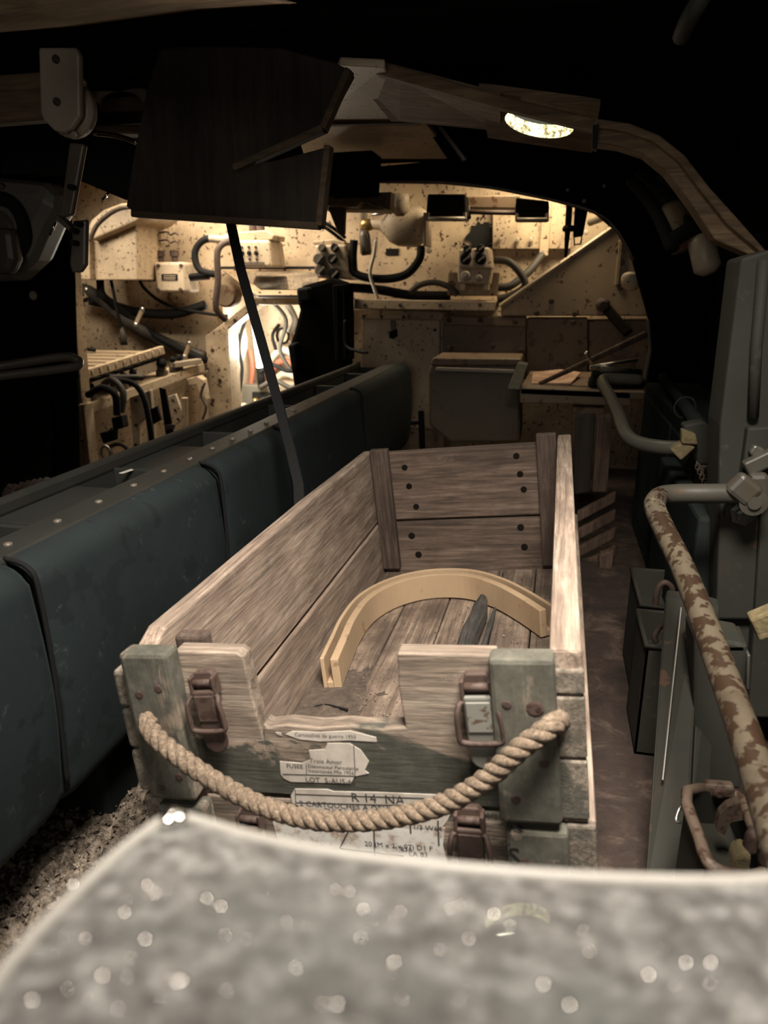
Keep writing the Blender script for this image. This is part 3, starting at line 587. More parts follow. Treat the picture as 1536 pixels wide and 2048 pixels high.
# cloth/slatted thing hanging
t = thing('slatted_stretcher', 'folded slatted wooden frame hanging in the dark beside the crate', 'wooden frame', at(1190, 1200, 1.7))
for i in range(6):
    y0 = 985+i*36
    poly([(1155,y0+40),(1232,y0),(1230,y0+20),(1152,y0+62)], 1.72+.004*i, .02).build('slat', 'slat_wood', t, .003)
poly([(1195,830),(1225,830),(1215,985),(1185,985)], 1.70, .03).build('stile', 'slat_wood', t, .004)
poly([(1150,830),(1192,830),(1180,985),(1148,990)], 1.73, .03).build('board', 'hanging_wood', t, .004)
poly([(1198,1110),(1228,1100),(1218,1210),(1200,1208)], 1.69, .03).build('stile', 'slat_wood', t, .004)

# ================================================================== GREEN BENCH BIN (left)
XB, ZB, ZB0 = -.45, .40, .125
bin_ = thing('stowage_bench', 'long dark blue green padded bin running along the left side of the crate', 'bench', (XB, 1.3, 0))
ys = [.20, .505+.03, .93, 1.22, 1.75, 2.42]
def cushion(y0, y1, r=.03, bulge=.008):
    prof = []   # cross-section (x,z) outward is +x
    for k in range(7):
        a = math.pi/2*k/6; prof.append((XB-r+r*math.sin(a), ZB-r+r*math.cos(a)))
    for k in range(1, 8): prof.append((XB+bulge*math.sin(math.pi*k/8), ZB-r-(ZB-ZB0-2*r)*k/8))
    for k in range(7):
        a = math.pi/2*k/6; prof.append((XB-r+r*math.cos(a), ZB0+r-r*math.sin(a)))
    prof = [(XB-.035, ZB-.001)] + prof + [(XB-.035, ZB0+.001)]
    m = MB(); n = len(prof); N = 9; yy = [0, .006, .02] + [.02+(y1-y0-.04)*k/N for k in range(1, N)] + [y1-y0-.02, y1-y0-.006, y1-y0]
    for i, y in enumerate(yy):
        e = min(y, y1-y0-y); ins = .0045*(1-min(1, e/.02))**2
        m.v += [(x-ins*(1 if x > XB-.03 else 0), y0+y, z-ins*(1 if z > .3 else -1)*(1 if x < XB-.004 else 0)) for x, z in prof]
    for i in range(len(yy)-1):
        for k in range(n): kk = (k+1) % n; m.f.append((i*n+k, i*n+kk, (i+1)*n+kk, (i+1)*n+k))
    m.f.append(tuple(range(n))); m.f.append(tuple((len(yy)-1)*n+k for k in reversed(range(n))))
    return m
for i in range(len(ys)-1): cushion(ys[i]+.002, ys[i+1]-.002).build('padded_panel', 'vinyl', bin_, 0, True)
for y in ys[1:-1]:
    MB().tube([(XB-.03,y,ZB+.001),(XB-.006,y,ZB-.006),(XB+.002,y,ZB-.03),(XB+.005,y,.27),(XB+.001,y,ZB0+.03)], .0025, 6, 5).build('seam_piping', 'rubber', bin_, 0, True)
XI = -.60
MB().box((XB-.075, .2, ZB-.012), (XB-.028, 2.40, ZB+.002)).build('front_rim', 'vinyl_dark', bin_, .004)
MB().box((XI-.034, .2, ZB-.02), (XI-.018, 2.40, ZB+.001)).build('rear_rim', 'vinyl_dark', bin_, .005)
MB().box((XI-.03, .2, ZB0), (XI-.02, 2.40, ZB)).build('rear_panel', 'vinyl_dark', bin_)
MB().box((XI-.02, .2, ZB0), (XB-.03, 2.40, ZB0+.01)).build('bottom', 'vinyl_dark', bin_)
MB().box((XB-.045, .2, ZB0), (XB-.036, 2.40, ZB-.01)).build('front_panel', 'vinyl_dark', bin_)
for y in (.42, .66, .93, 1.22, 1.55, 1.9, 2.2, 2.39):
    d = MB().box((XI-.02, y, ZB0), (XB-.045, y+.008, ZB-.015)).build('divider', 'vinyl_dark', bin_, .002)
    if y < 1.3:
        for x in (-.575, -.535): sub('rivet', MB().lathe((x, y, ZB-.035), (0,-1,0), [(.005,0),(.004,.004)], 8), 'grey_panel', d)
for y in (.68, .95): MB().box((XI-.02, y, ZB-.024), (XB-.06, y+.16, ZB-.018)).build('cover_plate', 'vinyl_dark', bin_, .002)
k = 0
while .34+k*.075 < 1.6:
    y = .34+k*.075
    MB().lathe((XB-.05, y, ZB+.001), (0,0,1), [(.005,0),(.004,.003),(.001,.004)], 10).build('rivet', 'strap_metal', bin_, 0, True); k += 1
p = atz(238, 947, ZB-.016); MB().prism([p, p+Vector((.006,0,0)), p+Vector((.010,.022,0)), p+Vector((.004,.026,0))], (0,0,.001)).build('paint_flake', 'paper_white', bin_)
MB().box((XI, .66, 0), (XB-.05, 2.35, ZB0)).build('plinth', 'dark_green', bin_, .006)
MB().box((XB-.052, .78, 0), (XB-.02, .80, ZB0)).build('plinth_rib', 'dark_green', bin_, .004)
MB().lathe((XB-.05, .74, .085), (1,0,0), [(.006,0),(.005,.004)], 10).build('rivet', 'rubber', bin_)

# ================================================================== STACKED CRATES
ROLL, YW = .112, -.011
ux = Vector((math.cos(ROLL)*math.cos(YW), math.cos(ROLL)*math.sin(YW), math.sin(ROLL))); uy = Vector((-math.sin(YW), math.cos(YW), 0)); uz = ux.cross(uy)
CO = Vector((-.343, .516, .187)); CW, CL, CH = .40, .853, .147
CM = Matrix(((ux.x,uy.x,uz.x,CO.x),(ux.y,uy.y,uz.y,CO.y),(ux.z,uy.z,uz.z,CO.z),(0,0,0,1)))
CMi = CM.inverted()
def cloc(px, py, axis, val):
    o = CMi @ CP; d = (CMi.to_3x3() @ ray(px, py)); s = (val-o[axis])/d[axis]; return o+d*s
def fl(px, py): c = cloc(px, py, 1, 0); return (c.x, c.z)
def crate(name, label):
    e = bpy.data.objects.new(name, None); COL.objects.link(e); e.matrix_world = CM; e.empty_display_size = .02
    return tag(e, label, 'crate', 'stacked ammunition crates')
def latch(par, cx, ztop, y, mat, tilt=0, scale=1.0):
    def q(x, z): 
        return (cx+(x*math.cos(tilt)-z*math.sin(tilt))*scale, ztop+(x*math.sin(tilt)+z*math.cos(tilt))*scale)
    def P(pts, y0, d): return MB().prism([(q(x,z)[0], y0, q(x,z)[1]) for x, z in pts], (0,d,0))
    e = P([(-.008,0),(.008,0),(.0105,-.004),(.0105,-.020),(-.0105,-.020),(-.0105,-.004)], y-.008, .008).build('latch', 'rust', par, .0015); tag(e, 'rusted toggle latch')
    rnd = [(-.0112,-.016),(.0112,-.016)] + [(.0112*math.cos(a), -.069-.0112*math.sin(a)) for a in [math.pi*k/8 for k in range(9)]]
    P(rnd, y-.015, .006).build('tongue', mat, e, .0018)
    P([(-.0095,-.020),(.0095,-.020),(.0095,-.046),(-.0095,-.046)], y-.0165, .002).build('pressed_panel', mat, e, .0008)
    loop = [(-.011,-.021),(.011,-.021),(.0158,-.027),(.0168,-.046),(.0135,-.0535),(-.0135,-.0535),(-.0168,-.046),(-.0158,-.027)]
    MB().tube([(q(x,z)[0], y-(.0125 if z > -.025 else .0185), q(x,z)[1]) for x, z in loop], .0024*scale, 8, 4, True).build('wire_loop', 'rust', e, 0, True)
    a0, a1 = q(-.0125,-.010), q(.0125,-.010)
    MB().tube([(a0[0],y-.010,a0[1]),(a1[0],y-.010,a1[1])], .0036*scale, 10).build('hinge_pin', 'rust', e, 0, True)
    for sx in (-1, 1):
        P([(sx*.0092,-.003),(sx*.0125,-.003),(sx*.0130,-.022),(sx*.0100,-.022)], y-.0145, .012).build('hinge_ear', 'rust', e, .001)
    return e
def screw(par, x, z, y, r=.0045, mat='rust'):
    MB().lathe((x, y+.002, z), (0,-1,0), [(r,0),(r,.0022),(r*.7,.0027)], 10).build('screw', mat, par)
def rough_board(a, b, name, mat, par, bevel=.0025, jag=0):
    return MB().box(a, b).build(name, mat, par, bevel)

up_ = crate('ammunition_crate', 'open bottomless wooden crate with rope handle, upper one of the stack')
S = .024
# sides
MB().prism([(0,-.004,.002),(0,CL,.002),(0,CL,CH-.004),(0,CL*.55,CH+.001),(0,.05,CH-.002),(0,-.004,CH-.024)], (.020,0,0)).build('side_board', 'crate_wood_y', up_, .0025)
MB().box((CW-S,-.004,.062), (CW,CL,CH+.004)).build('side_board', 'crate_wood_y', up_, .003)
MB().box((CW-S,-.004,.001), (CW-.001,CL,.060)).build('side_board', 'crate_wood_y', up_, .003)
for z0, z1 in ((.001,.045),(.047,.088),(.090,CH-.02)): MB().box((-.008,-.006,z0), (.016,.03,z1)).build('end_block', 'crate_wood_end', up_, .004)
for z0, z1 in ((.001,.056),(.058,.112),(.114,CH-.012)): MB().box((CW-S+.002,-.007,z0), (CW+.001,.0,z1)).build('end_grain', 'crate_wood_end', up_, .002)
# front panel with the notch
xs = [.055,.117,.122,.126,.19,.252,.253,.256,.335]
zt, zn = CH-.004, .072
front = [(.055,0,.002),(.335,0,.002),(.335,0,zt),(.256,0,zt+.001),(.254,0,zt-.03),(.256,0,zn+.004),(.235,0,zn+.001),(.205,0,zn+.003),(.18,0,zn),(.15,0,zn+.002),(.132,0,zn-.001),(.128,0,zn+.002),(.126,0,zn-.014),(.124,0,zn+.006),(.122,0,zn+.03),(.120,0,zt-.004),(.115,0,zt),(.055,0,zt+.001)]
MB().prism(front, (0,.018,0)).build('front_board', 'crate_wood_front', up_, .0015)
for x0, x1, h in ((.013,.060,CH+.004),(.331,.380,CH+.003)): MB().box((x0,-.020,.004), (x1,.002,h)).build('corner_batten', 'crate_wood_z', up_, .004)
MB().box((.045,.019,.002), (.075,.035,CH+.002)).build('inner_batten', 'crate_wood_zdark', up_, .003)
for x, z in ((.026,.112),(.046,.118),(.030,.070),(.048,.03),(.343,.112),(.367,.108),(.368,.062),(.345,.028),(.028,.018)): screw(up_, x, z, -.020, .004)
screw(up_, .364, .109, -.020, .007)
# far end
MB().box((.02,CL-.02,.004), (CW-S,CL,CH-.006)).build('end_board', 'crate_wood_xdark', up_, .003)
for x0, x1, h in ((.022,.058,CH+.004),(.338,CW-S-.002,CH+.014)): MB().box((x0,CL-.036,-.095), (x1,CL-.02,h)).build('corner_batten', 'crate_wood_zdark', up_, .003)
for x, z in ((.085,.11),(.09,.072),(.30,.12),(.305,.085),(.31,.055),(.10,.03)): screw(up_, x, z, CL-.021, .006, 'soot_paint')
# latches
latch(up_, fl(412,1335)[0], fl(412,1335)[1], 0, 'rust', .06, .95)
latch(up_, fl(953,1338)[0], fl(953,1338)[1], 0, 'latch_steel', .04, 1.02)
# torn paper label
def paper(par, pts, y, mat, ang=0):
    return MB().prism([(x,y,z) for x,z in pts], (0,-.0006,0)).build('paper_label', mat, par)
def txt(par, s, size, x, z, y, mat='ink'):
    return text(s, size, mat, par, Matrix.Translation((x, y-.0009, z)) @ Matrix.Rotation(R(90), 4, 'X'))
lp = paper(up_, [fl(*p) for p in ((560,1522),(604,1526),(622,1518),(618,1500),(650,1498),(655,1486),(700,1486),(722,1500),(738,1522),(730,1540),(738,1546),(710,1552),(702,1566),(582,1563),(568,1556),(562,1548))], 0, 'paper')
a = fl(617,1534); txt(lp, 'Détonateur Percutante', .0049, a[0], a[1], 0)
a = fl(617,1543); txt(lp, 'Instantanée Mle 1956', .0049, a[0], a[1], 0)
a = fl(620,1524); txt(lp, 'Trois Amor', .0062, a[0], a[1], 0, 'ink_faint')
a = fl(574,1534); txt(lp, 'FUSEE', .006, a[0], a[1], 0)
a = fl(612,1562); txt(lp, 'LOT  5-AUS-64', .0072, a[0], a[1], 0)
for p, q in (((613,1528),(614,1549)),((566,1547),(712,1551)),((708,1490),(711,1551))):
    a, b = fl(*p), fl(*q); sub('ruled_line', MB().bar((a[0],-.0008,a[1]), (b[0],-.0008,b[1]), .0006, .0003, (0,1,0)), 'ink', lp)
lp = paper(up_, [fl(*p) for p in ((572,1468),(585,1462),(640,1464),(700,1461),(752,1474),(754,1483),(700,1480),(640,1482),(600,1478))], 0, 'paper')
a = fl(590,1471); txt(lp, 'Cartouches de guerre 1955', .005, a[0], a[1], 0, 'ink_faint')
paper(up_, [fl(*p) for p in ((552,1464),(562,1465),(564,1471),(555,1469))], 0, 'paper')
# small printed line on the left side board
txt(up_, 'FABRICATION 1954', .006, 0, 0, 0, 'ink_faint').matrix_local = Matrix.Translation((.0206,.02,.012)) @ Matrix.Rotation(R(90), 4, 'Z')
# rope handle: three twisted strands
rp = [cloc(*p) for p in ((310,1420,1,-.004),(296,1442,1,-.022),(310,1472,1,-.034),(360,1515,1,-.042),(430,1562,1,-.044),(520,1610,1,-.046),(620,1638,1,-.048),(720,1642,1,-.048),(820,1628,1,-.048),(900,1602,1,-.046),(970,1560,1,-.044),(1040,1498,1,-.042),(1090,1462,1,-.036),(1112,1446,1,-.026),(1120,1440,1,-.002))]
tmp = MB(); P = []
n0 = len(rp)
for i in range(n0-1):
    A, B, C_, D = rp[max(i-1,0)], rp[i], rp[i+1], rp[min(i+2,n0-1)]
    for k in range(14):
        tt = k/14; P.append(.5*((2*B)+(C_-A)*tt+(2*A-5*B+4*C_-D)*tt*tt+(3*B-3*C_+D-A)*tt**3))
P.append(rp[-1])
rope = MB().tube(P, .0045, 6).build('rope_handle', 'rope', up_, 0, True); tag(rope, 'frayed natural fibre rope handle')
for s_ in range(3):
    Q = []; dist = 0; nrm = None
    for i, p in enumerate(P):
        if i: dist += (p-P[i-1]).length
        tg_ = (P[min(i+1,len(P)-1)]-P[max(i-1,0)]).normalized()
        if nrm is None: nrm = tg_.orthogonal().normalized()
        nrm = (nrm-tg_*nrm.dot(tg_)).normalized(); bn = tg_.cross(nrm); an = dist/.030*2*math.pi+s_*2*math.pi/3
        Q.append(p+(nrm*math.cos(an)+bn*math.sin(an))*.0042)
    sub('strand', MB().tube(Q, .0047, 7), 'rope', rope, 0, True)

lo_ = crate('ammunition_crate', 'paint-flaked wooden crate with R 14 NA paper label, bottom one of the stack')
LH, LF = -.155, -.105
MB().box((.004,-.002,LH), (.022,CL,-.003)).build('side_board', 'crate_wood_y', lo_, .003)
MB().box((CW-S+.004,-.002,LH+.08), (CW+.006,CL,-.003)).build('side_board', 'crate_wood_y', lo_, .003)
MB().box((CW-S+.004,-.002,LH), (CW+.005,CL,LH+.078)).build('side_board', 'crate_wood_y', lo_, .003)
MB().box((.058,0,LH), (.338,.018,-.003)).build('front_board', 'crate_wood_x', lo_, .002)
for x0, x1 in ((.016,.064),(.334,.384)): MB().box((x0,-.018,LH), (x1,.002,-.004)).build('corner_batten', 'crate_wood_z', lo_, .004)
for z0, z1 in ((LH,-.055),(-.053,-.004)): MB().box((CW-S+.006,-.007,z0), (CW+.006,0,z1)).build('end_grain', 'crate_wood_end', lo_, .003)
MB().box((-.006,-.006,-.05), (.014,.02,-.004)).build('end_block', 'crate_wood_end', lo_, .004)
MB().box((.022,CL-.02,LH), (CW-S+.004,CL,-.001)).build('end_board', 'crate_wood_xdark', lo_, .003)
for x, z in ((.085,-.03),(.095,-.07),(.30,-.02),(.305,-.06)): screw(lo_, x, z, CL-.021, .0068, 'soot_paint')
for x, z in ((.348,-.035),(.372,-.045),(.360,-.09),(.035,-.03)): screw(lo_, x, z, -.018, .005)
fx = [.023,.098,.176,.262,.325,CW-S+.003]
for i in range(5): MB().box((fx[i]+.001,.018,LF-.014), (fx[i+1]-.001,CL-.02,LF+random.uniform(-.0015,.0015))).build('floor_plank', 'floor_plank_wood', lo_, .002)
for y in (.06, CL-.14): MB().box((.0,y,-.186), (CW,y+.07,LH)).build('skid', 'crate_wood_xdark', lo_, .003)
latch(lo_, fl(505,1606)[0], fl(505,1606)[1], 0, 'rust', 0, .95)
latch(lo_, fl(940,1604)[0], fl(940,1604)[1], 0, 'rust', -.02, 1.0)
lp = paper(lo_, [fl(*p) for p in ((582,1590),(590,1577),(655,1578),(668,1582),(760,1584),(905,1590),(908,1612),(895,1640),(880,1660),(720,1650),(640,1630),(585,1605))], 0, 'paper')
def pt(par, s, px, py, size, mat='ink'):
    a = fl(px, py); return txt(par, s, size, a[0], a[1], 0, mat)
pt(lp, 'R 14  NA', 703, 1601, .0125); pt(lp, '2 CARTOUCHES A OBUS EXPLOSIF DE 75 mm   MO 19', 600, 1610, .0078); pt(lp, 'FUI 54 CANON DE 75', 650, 1625, .0078)
for p, q in (((592,1587),(900,1597)),((592,1604),(900,1612)),((591,1578),(592,1606))):
    a, b = fl(*p), fl(*q); sub('ruled_line', MB().bar((a[0],-.0008,a[1]), (b[0],-.0008,b[1]), .0006, .0003, (0,1,0)), 'ink', lp)
lp = paper(lo_, [fl(*p) for p in ((545,1640),(590,1640),(640,1655),(890,1655),(886,1690),(895,1730),(640,1730),(560,1690))], 0, 'paper_white')
pt(lp, '20 (M x 2 x 07) D1 F', 730, 1690, .0072); pt(lp, 'LA 83', 818, 1710, .0072); pt(lp, '1.834', 790, 1700, .0072); pt(lp, '1/3 W64', 826, 1657, .0072)
for p, q in (((700,1655),(680,1695)),((680,1695),(808,1710)),((748,1650),(750,1710)),((820,1640),(822,1665)),((876,1640),(878,1690))):
    a, b = fl(*p), fl(*q); sub('ruled_line', MB().bar((a[0],-.0008,a[1]), (b[0],-.0008,b[1]), .0014, .0003, (0,1,0)), 'ink', lp)
# stencilled marks on the right batten
def bt(px, py): c = cloc(px, py, 1, -.0185); return (c.x, c.z)
for s_, px, py, sz in (('K', 1012, 1662, .022), ('▪', 1014, 1690, .014), ('S', 1016, 1728, .024)):
    a = bt(px, py); text(s_ if s_ != '▪' else '.', sz, 'hole_black', lo_, Matrix.Translation((a[0], -.0187, a[1])) @ Matrix.Rotation(R(90), 4, 'X'))

# ---- things in the crate
bm_ = [(684,1376),(702,1330),(720,1285),(750,1243),(798,1214),(860,1198),(930,1198),(985,1215),(1035,1243),(1082,1276)]
path = [cloc(px, py, 2, LF+.002) for px, py in bm_]
Pn = []
for i in range(len(path)-1):
    A, B, C_, D = path[max(i-1,0)], path[i], path[i+1], path[min(i+2,len(path)-1)]
    for k in range(5):
        tt = k/5; Pn.append(.5*((2*B)+(C_-A)*tt+(2*A-5*B+4*C_-D)*tt*tt+(3*B-3*C_+D-A)*tt**3))
Pn.append(path[-1])
def offs(d):
    out = []
    for i, p in enumerate(Pn):
        tg_ = (Pn[min(i+1,len(Pn)-1)]-Pn[max(i-1,0)]); tg_.z = 0; tg_.normalize(); out.append(p+Vector((-tg_.y, tg_.x, 0))*d)
    return out
def rail(d0, d1, z0, z1, name, par, taper=None):
    a, b = offs(d0), offs(d1); m = MB(); n = len(a)
    for p, q in zip(a, b): m.v += [tuple(CM @ Vector((v.x, v.y, p.z+z))) for v, z in ((p,z0),(q,z0),(q,z1),(p,z1))]
    for i in range(n-1):
        for k in range(4): kk = (k+1) % 4; m.f.append((i*4+k, i*4+kk, (i+1)*4+kk, (i+1)*4+k))
    m.f += [(3,2,1,0), tuple((n-1)*4+k for k in range(4))]
    bmx = m.build(name, 'plywood', par, .0015); return bmx
tw = thing('curved_wood_channel', 'horseshoe shaped pale plywood channel lying in the open crate', 'wooden trim', CM @ Pn[len(Pn)//2])
rail(0, .012, 0, .046, 'inner_rail', tw); rail(.012, .021, 0, .010, 'groove_base', tw); rail(.021, .027, 0, .048, 'outer_rail', tw)
lg = thing('charred_stick', 'short charred stick on the crate floor under the plywood channel', 'stick', CM @ cloc(940,1250,2,LF))
p0, p1 = cloc(968,1196,2,LF+.012), cloc(922,1330,2,LF+.012)
MB().tube([CM @ (p0.lerp(p1, k/6)+Vector((random.uniform(-.002,.002),0,random.uniform(-.001,.002)))) for k in range(7)], [.007,.013,.015,.016,.015,.016,.014], 8).build('stick', 'charred', lg)
MB().tube([CM @ (p0.lerp(p1, .1+k/7)+Vector((.022,0,-.008))) for k in range(6)], [.002,.004,.005,.004,.005,.004], 6).build('bark_strip', 'charred', lg)
tg = thing('bent_twig', 'thin bent dark twig on the dirt at the front of the crate', 'twig', CM @ cloc(660,1420,2,LF))
MB().tube([CM @ cloc(px,py,2,LF+.004) for px,py in ((628,1415),(650,1410),(675,1415),(695,1420))], .0018, 6, 4).build('stem', 'rubber', tg, 0, True)
# dirt and chips in the crate: uncountable
m = MB()
for k in range(1500):
    u = random.random()
    if u < .7: x, y = random.gauss(.10, .035), abs(random.gauss(.12, .10))+.02
    else: x, y = random.uniform(.03, .36), random.uniform(.03, .8)
    if not (.025 < x < .37 and .02 < y < CL-.03): continue
    r = random.choice((.0008, .0010, .0013, .002)); c = CM @ Vector((x, y, LF+.001+r*.4)); q = Quaternion((random.random(), random.random(), random.random(), random.random())).normalized()
    vs_ = [c+q @ Vector(v)*r for v in ((1,0,-.4),(-.6,.8,-.4),(-.6,-.8,-.4),(0,0,.9))]
    m.add(vs_, [(0,2,1),(0,1,3),(1,2,3),(2,0,3)])
tag(m.build('wood_crumbs', 'rubble', None), 'crumbs and grit scattered on the crate floor', 'debris', None, 'stuff')
m = MB(); NX = 26
dv = {}
for i in range(NX):
    for j in range(NX):
        x = .023+.125*i/(NX-1); y = .02+.42*j/(NX-1)
        edge = min(1, (.15-.12*y-x)/.05, (.44-y)/.12); h = max(0, edge)*.006+random.uniform(-.0008,.0012)-.001
        dv[i,j] = len(m.v); m.v.append(tuple(CM @ Vector((x,y,LF+h))))
for i in range(NX-1):
    for j in range(NX-1): m.f.append((dv[i,j],dv[i+1,j],dv[i+1,j+1],dv[i,j+1]))
tag(m.build('dirt_drift', 'dirt', None, 0, True), 'dark dirt heaped along the left of the crate floor', 'dirt', None, 'stuff')
# rubble on the floor at the lower left
m = MB(); NX, NY = 60, 50; dv = {}
for i in range(NX):
    for j in range(NY):
        x = -.62+.40*i/(NX-1); y = .25+.50*j/(NY-1)
        dv[i,j] = len(m.v); m.v.append((x, y, .004+.012*random.random()**2))
for i in range(NX-1):
    for j in range(NY-1): m.f.append((dv[i,j],dv[i+1,j],dv[i+1,j+1],dv[i,j+1]))
tag(m.build('rubble_layer', 'rubble', None), 'pale gritty rubble on the floor at the lower left', 'rubble', None, 'stuff')
m = MB()
for k in range(2200):
    x, y = random.uniform(-.62,-.24), random.uniform(.3,.74); r = random.choice((.0015,.002,.003,.0045)); c = Vector((x,y,.012+r*.3)); q = Quaternion((random.random()-.5,random.random()-.5,random.random()-.5,random.random()-.5)).normalized()
    m.add([c+q @ Vector(v)*r for v in ((1,0,-.4),(-.6,.8,-.4),(-.6,-.8,-.4),(0,0,.9))], [(0,2,1),(0,1,3),(1,2,3),(2,0,3)])
tag(m.build('stone_chips', 'rubble', None), 'loose stone chips on the rubble at lower left', 'stone chips', None, 'stuff')

# ================================================================== RIGHT SIDE: POST, RAILS, TINS
t = thing('hull_post', 'grey green steel hull post at the right edge', 'post', (.24, .98, 0))
poly([(1482,516),(1536,500),(1690,490),(1660,1424),(1440,1410),(1432,1180),(1440,850)], 1.0, .08).build('post', 'grey_green', t, .004)
MB().tube([at(1528,520,.995), at(1512,700,.995), at(1506,835,.995)], .007, 8).build('weld_bead', 'grey_green', t, 0, True)
poly([(1496,856),(1600,850),(1600,960),(1480,975)], .985, .02).build('gusset', 'grey_green', t, .003)
poly([(1440,1000),(1520,1000),(1516,1240),(1432,1240)], .985, .03).build('lower_plate', 'grey_green', t, .004)
poly([(1524,1000),(1680,1000),(1660,1440),(1496,1436)], .975, .025).build('side_plate', 'grey_green', t, .004)
poly([(1452,1008),(1522,1008),(1516,1040),(1450,1036)], .975, .015).build('bolt_plate', 'grey_green', t, .003)
MB().lathe(at(1486,1026,.975), (0,-1,0), [(.017,0),(.017,.003),(.011,.004),(.011,.011),(.006,.012)], 6).build('bolt', 'rail_green', t)
poly([(1498,905),(1510,890),(1530,898),(1536,920),(1515,930)], .975, .02).build('wing_nut', 'rail_green', t, .003)
MB().bar(at(1490,938,.97), at(1560,905,.97), .02, .016, (0,1,0)).build('lever', 'rail_green', t, .003)
# front handrail
t = thing('handrail', 'long rusty handrail bent towards the viewer at the lower right', 'handrail', at(1500, 990, .95))
hr = [at(1490,987,.95), at(1420,987,.945), at(1350,988,.94), at(1318,994,.925), at(1309,1012,.89), at(1330,1062,.84), at(1372,1150,.76), at(1440,1330,.62), at(1500,1500,.52), at(1560,1690,.43), at(1620,1880,.37), at(1680,2080,.32)]
MB().tube(hr[:5], .0125, 14, 6).build('return_bend', 'rail_green', t, 0, True)
MB().tube(hr[3:], .0125, 14, 6).build('grip_tube', 'rail_paint', t, 0, True)
MB().bar(at(1465,960,.94), at(1508,995,.94), .03, .022, (0,1,0)).build('clamp_arm', 'rail_green', t, .006)
MB().lathe(at(1503,1000,.945), (0,-1,0), [(.017,0),(.017,.012),(.008,.013),(.008,.016)], 16).build('pivot', 'rail_green', t)
poly([(1500,950),(1540,948),(1545,1000),(1510,1005)], .95, .03).build('knuckle', 'rail_green', t, .006)
# rear handrail
t = thing('handrail', 'shorter handrail with foam padded bracket beyond the front one', 'handrail', at(1400, 895, 1.3))
hr = [at(1400,895,1.28), at(1330,895,1.3), at(1275,885,1.34), at(1250,865,1.38), at(1235,825,1.46), at(1218,790,1.55), at(1206,768,1.62), at(1215,758,1.66), at(1280,760,1.70)]
MB().tube(hr, .0125, 14, 6).build('tube', 'rail_green', t, 0, True)
t = thing('pad_bracket', 'grey angular bracket holding yellow foam pads', 'bracket', at(1430, 900, 1.18))
poly([(1366,850),(1408,842),(1440,870),(1456,905),(1460,950),(1440,952),(1425,930),(1394,930),(1394,885),(1370,880)], 1.2, .03).build('bracket', 'grey_green', t, .004)
poly([(1363,858),(1392,868),(1397,890),(1363,888)], 1.185, .016).build('foam_pad', 'foam', t, .003)
poly([(1340,900),(1370,880),(1392,895),(1362,922)], 1.19, .02).build('foam_pad', 'foam', t, .003)
MB().lathe(at(1441,932,1.195), (0,-1,0), [(.010,0),(.010,.006)], 12).build('bolt', 'rail_green', t)
poly([(1395,930),(1428,932),(1420,970),(1408,960)], 1.2, .02).build('hook', 'rust', t, .002)
t = thing('bead_chain', 'short chain dangling from the padded bracket', 'chain', at(1405, 965, 1.18))
for k in range(9):
    p = at(1393+k*2.2, 928+k*5, 1.18); e1 = Vector((.0035,0,0)) if k % 2 else Vector((0,.0035,0))
    MB().tube([p+e1*math.cos(a)+Vector((0,0,.005))*math.sin(a) for a in [j*math.pi/4 for j in range(8)]], .0012, 5, 0, True).build('link', 'rusty_rim', t, 0, True)
MB_ = thing('conduit', 'dark pipe with wire ring running back behind the padded bracket', 'pipe', at(1400, 840, 1.3))
MB().tube([at(1325,755,2.0), at(1360,800,1.6), at(1400,850,1.3)], .012, 10).build('pipe', 'dark_green', MB_, 0, True)
MB().tube([at(1370,815,1.45)+Vector((.02*math.cos(a), .004*math.cos(a), .02*math.sin(a))) for a in [j*math.pi/6 for j in range(12)]], .0015, 5, 0, True).build('wire_ring', 'grey_green', MB_, 0, True)
# dark side locker beyond
t = thing('side_locker', 'unlit dark green locker along the right side behind the handrails', 'locker', (.32, 1.6, 0))
MB().box((.255,1.12,0), (.39,2.05,.40)).build('body', 'dark_green', t, .006)
MB().box((.25,1.15,.06), (.256,1.55,.37)).build('door', 'dark_green', t, .004)
MB().box((.25,1.57,.06), (.256,2.02,.37)).build('door', 'dark_green', t, .004)
MB().box((.22,1.05,.0), (.25,1.45,.33)).build('side_panel', 'dark_green', t, .006)
# tins
def tin(label, x0, y0, x1, y1, h, wire=True, open_=True, mat='tin_green'):
    t = thing('steel_bin', label, 'bin', ((x0+x1)/2, (y0+y1)/2, 0), 'open topped steel bins on the right'); w = .003
    for a, b in (((x0,y0,0),(x0+w,y1,h)), ((x1-w,y0,0),(x1,y1,h)), ((x0,y0,0),(x1,y0+w,h)), ((x0,y1-w,0),(x1,y1,h))): MB().box(a, b).build('wall', mat, t)
    MB().box((x0,y0,.0), (x1,y1,.004)).build('bottom', mat, t)
    MB().box((x0+w,y0+w,h-.05), (x1-w,y1-w,h-.045)).build('inner_tray', mat, t)
    MB().tube([(x0,y0,h),(x1,y0,h),(x1,y1,h),(x0,y1,h)], .004, 8, 0, True).build('rolled_rim', 'rusty_rim' if h > .19 and y0 < .7 else mat, t, 0, True)
    return t
c1 = at(1270,1195,1.22); c2 = at(1330,1255,1.10)
t1 = tin('narrow steel bin farthest along the right side', .165, 1.10, .235, 1.26, .165)
ptube([(1310,1215,1.15),(1315,1180,1.15),(1330,1165,1.15),(1345,1180,1.15),(1340,1215,1.15)], .005, 8).build('bail_handle', 'rust', t1, 0, True)
t2 = tin('narrow steel bin between the farthest one and the leaning boards', .155, .95, .225, 1.07, .170)
ptube([(1312,1285,1.0),(1310,1270,1.0),(1330,1245,1.0),(1340,1255,1.0)], .004, 8).build('bail_handle', 'rust', t2, 0, True)
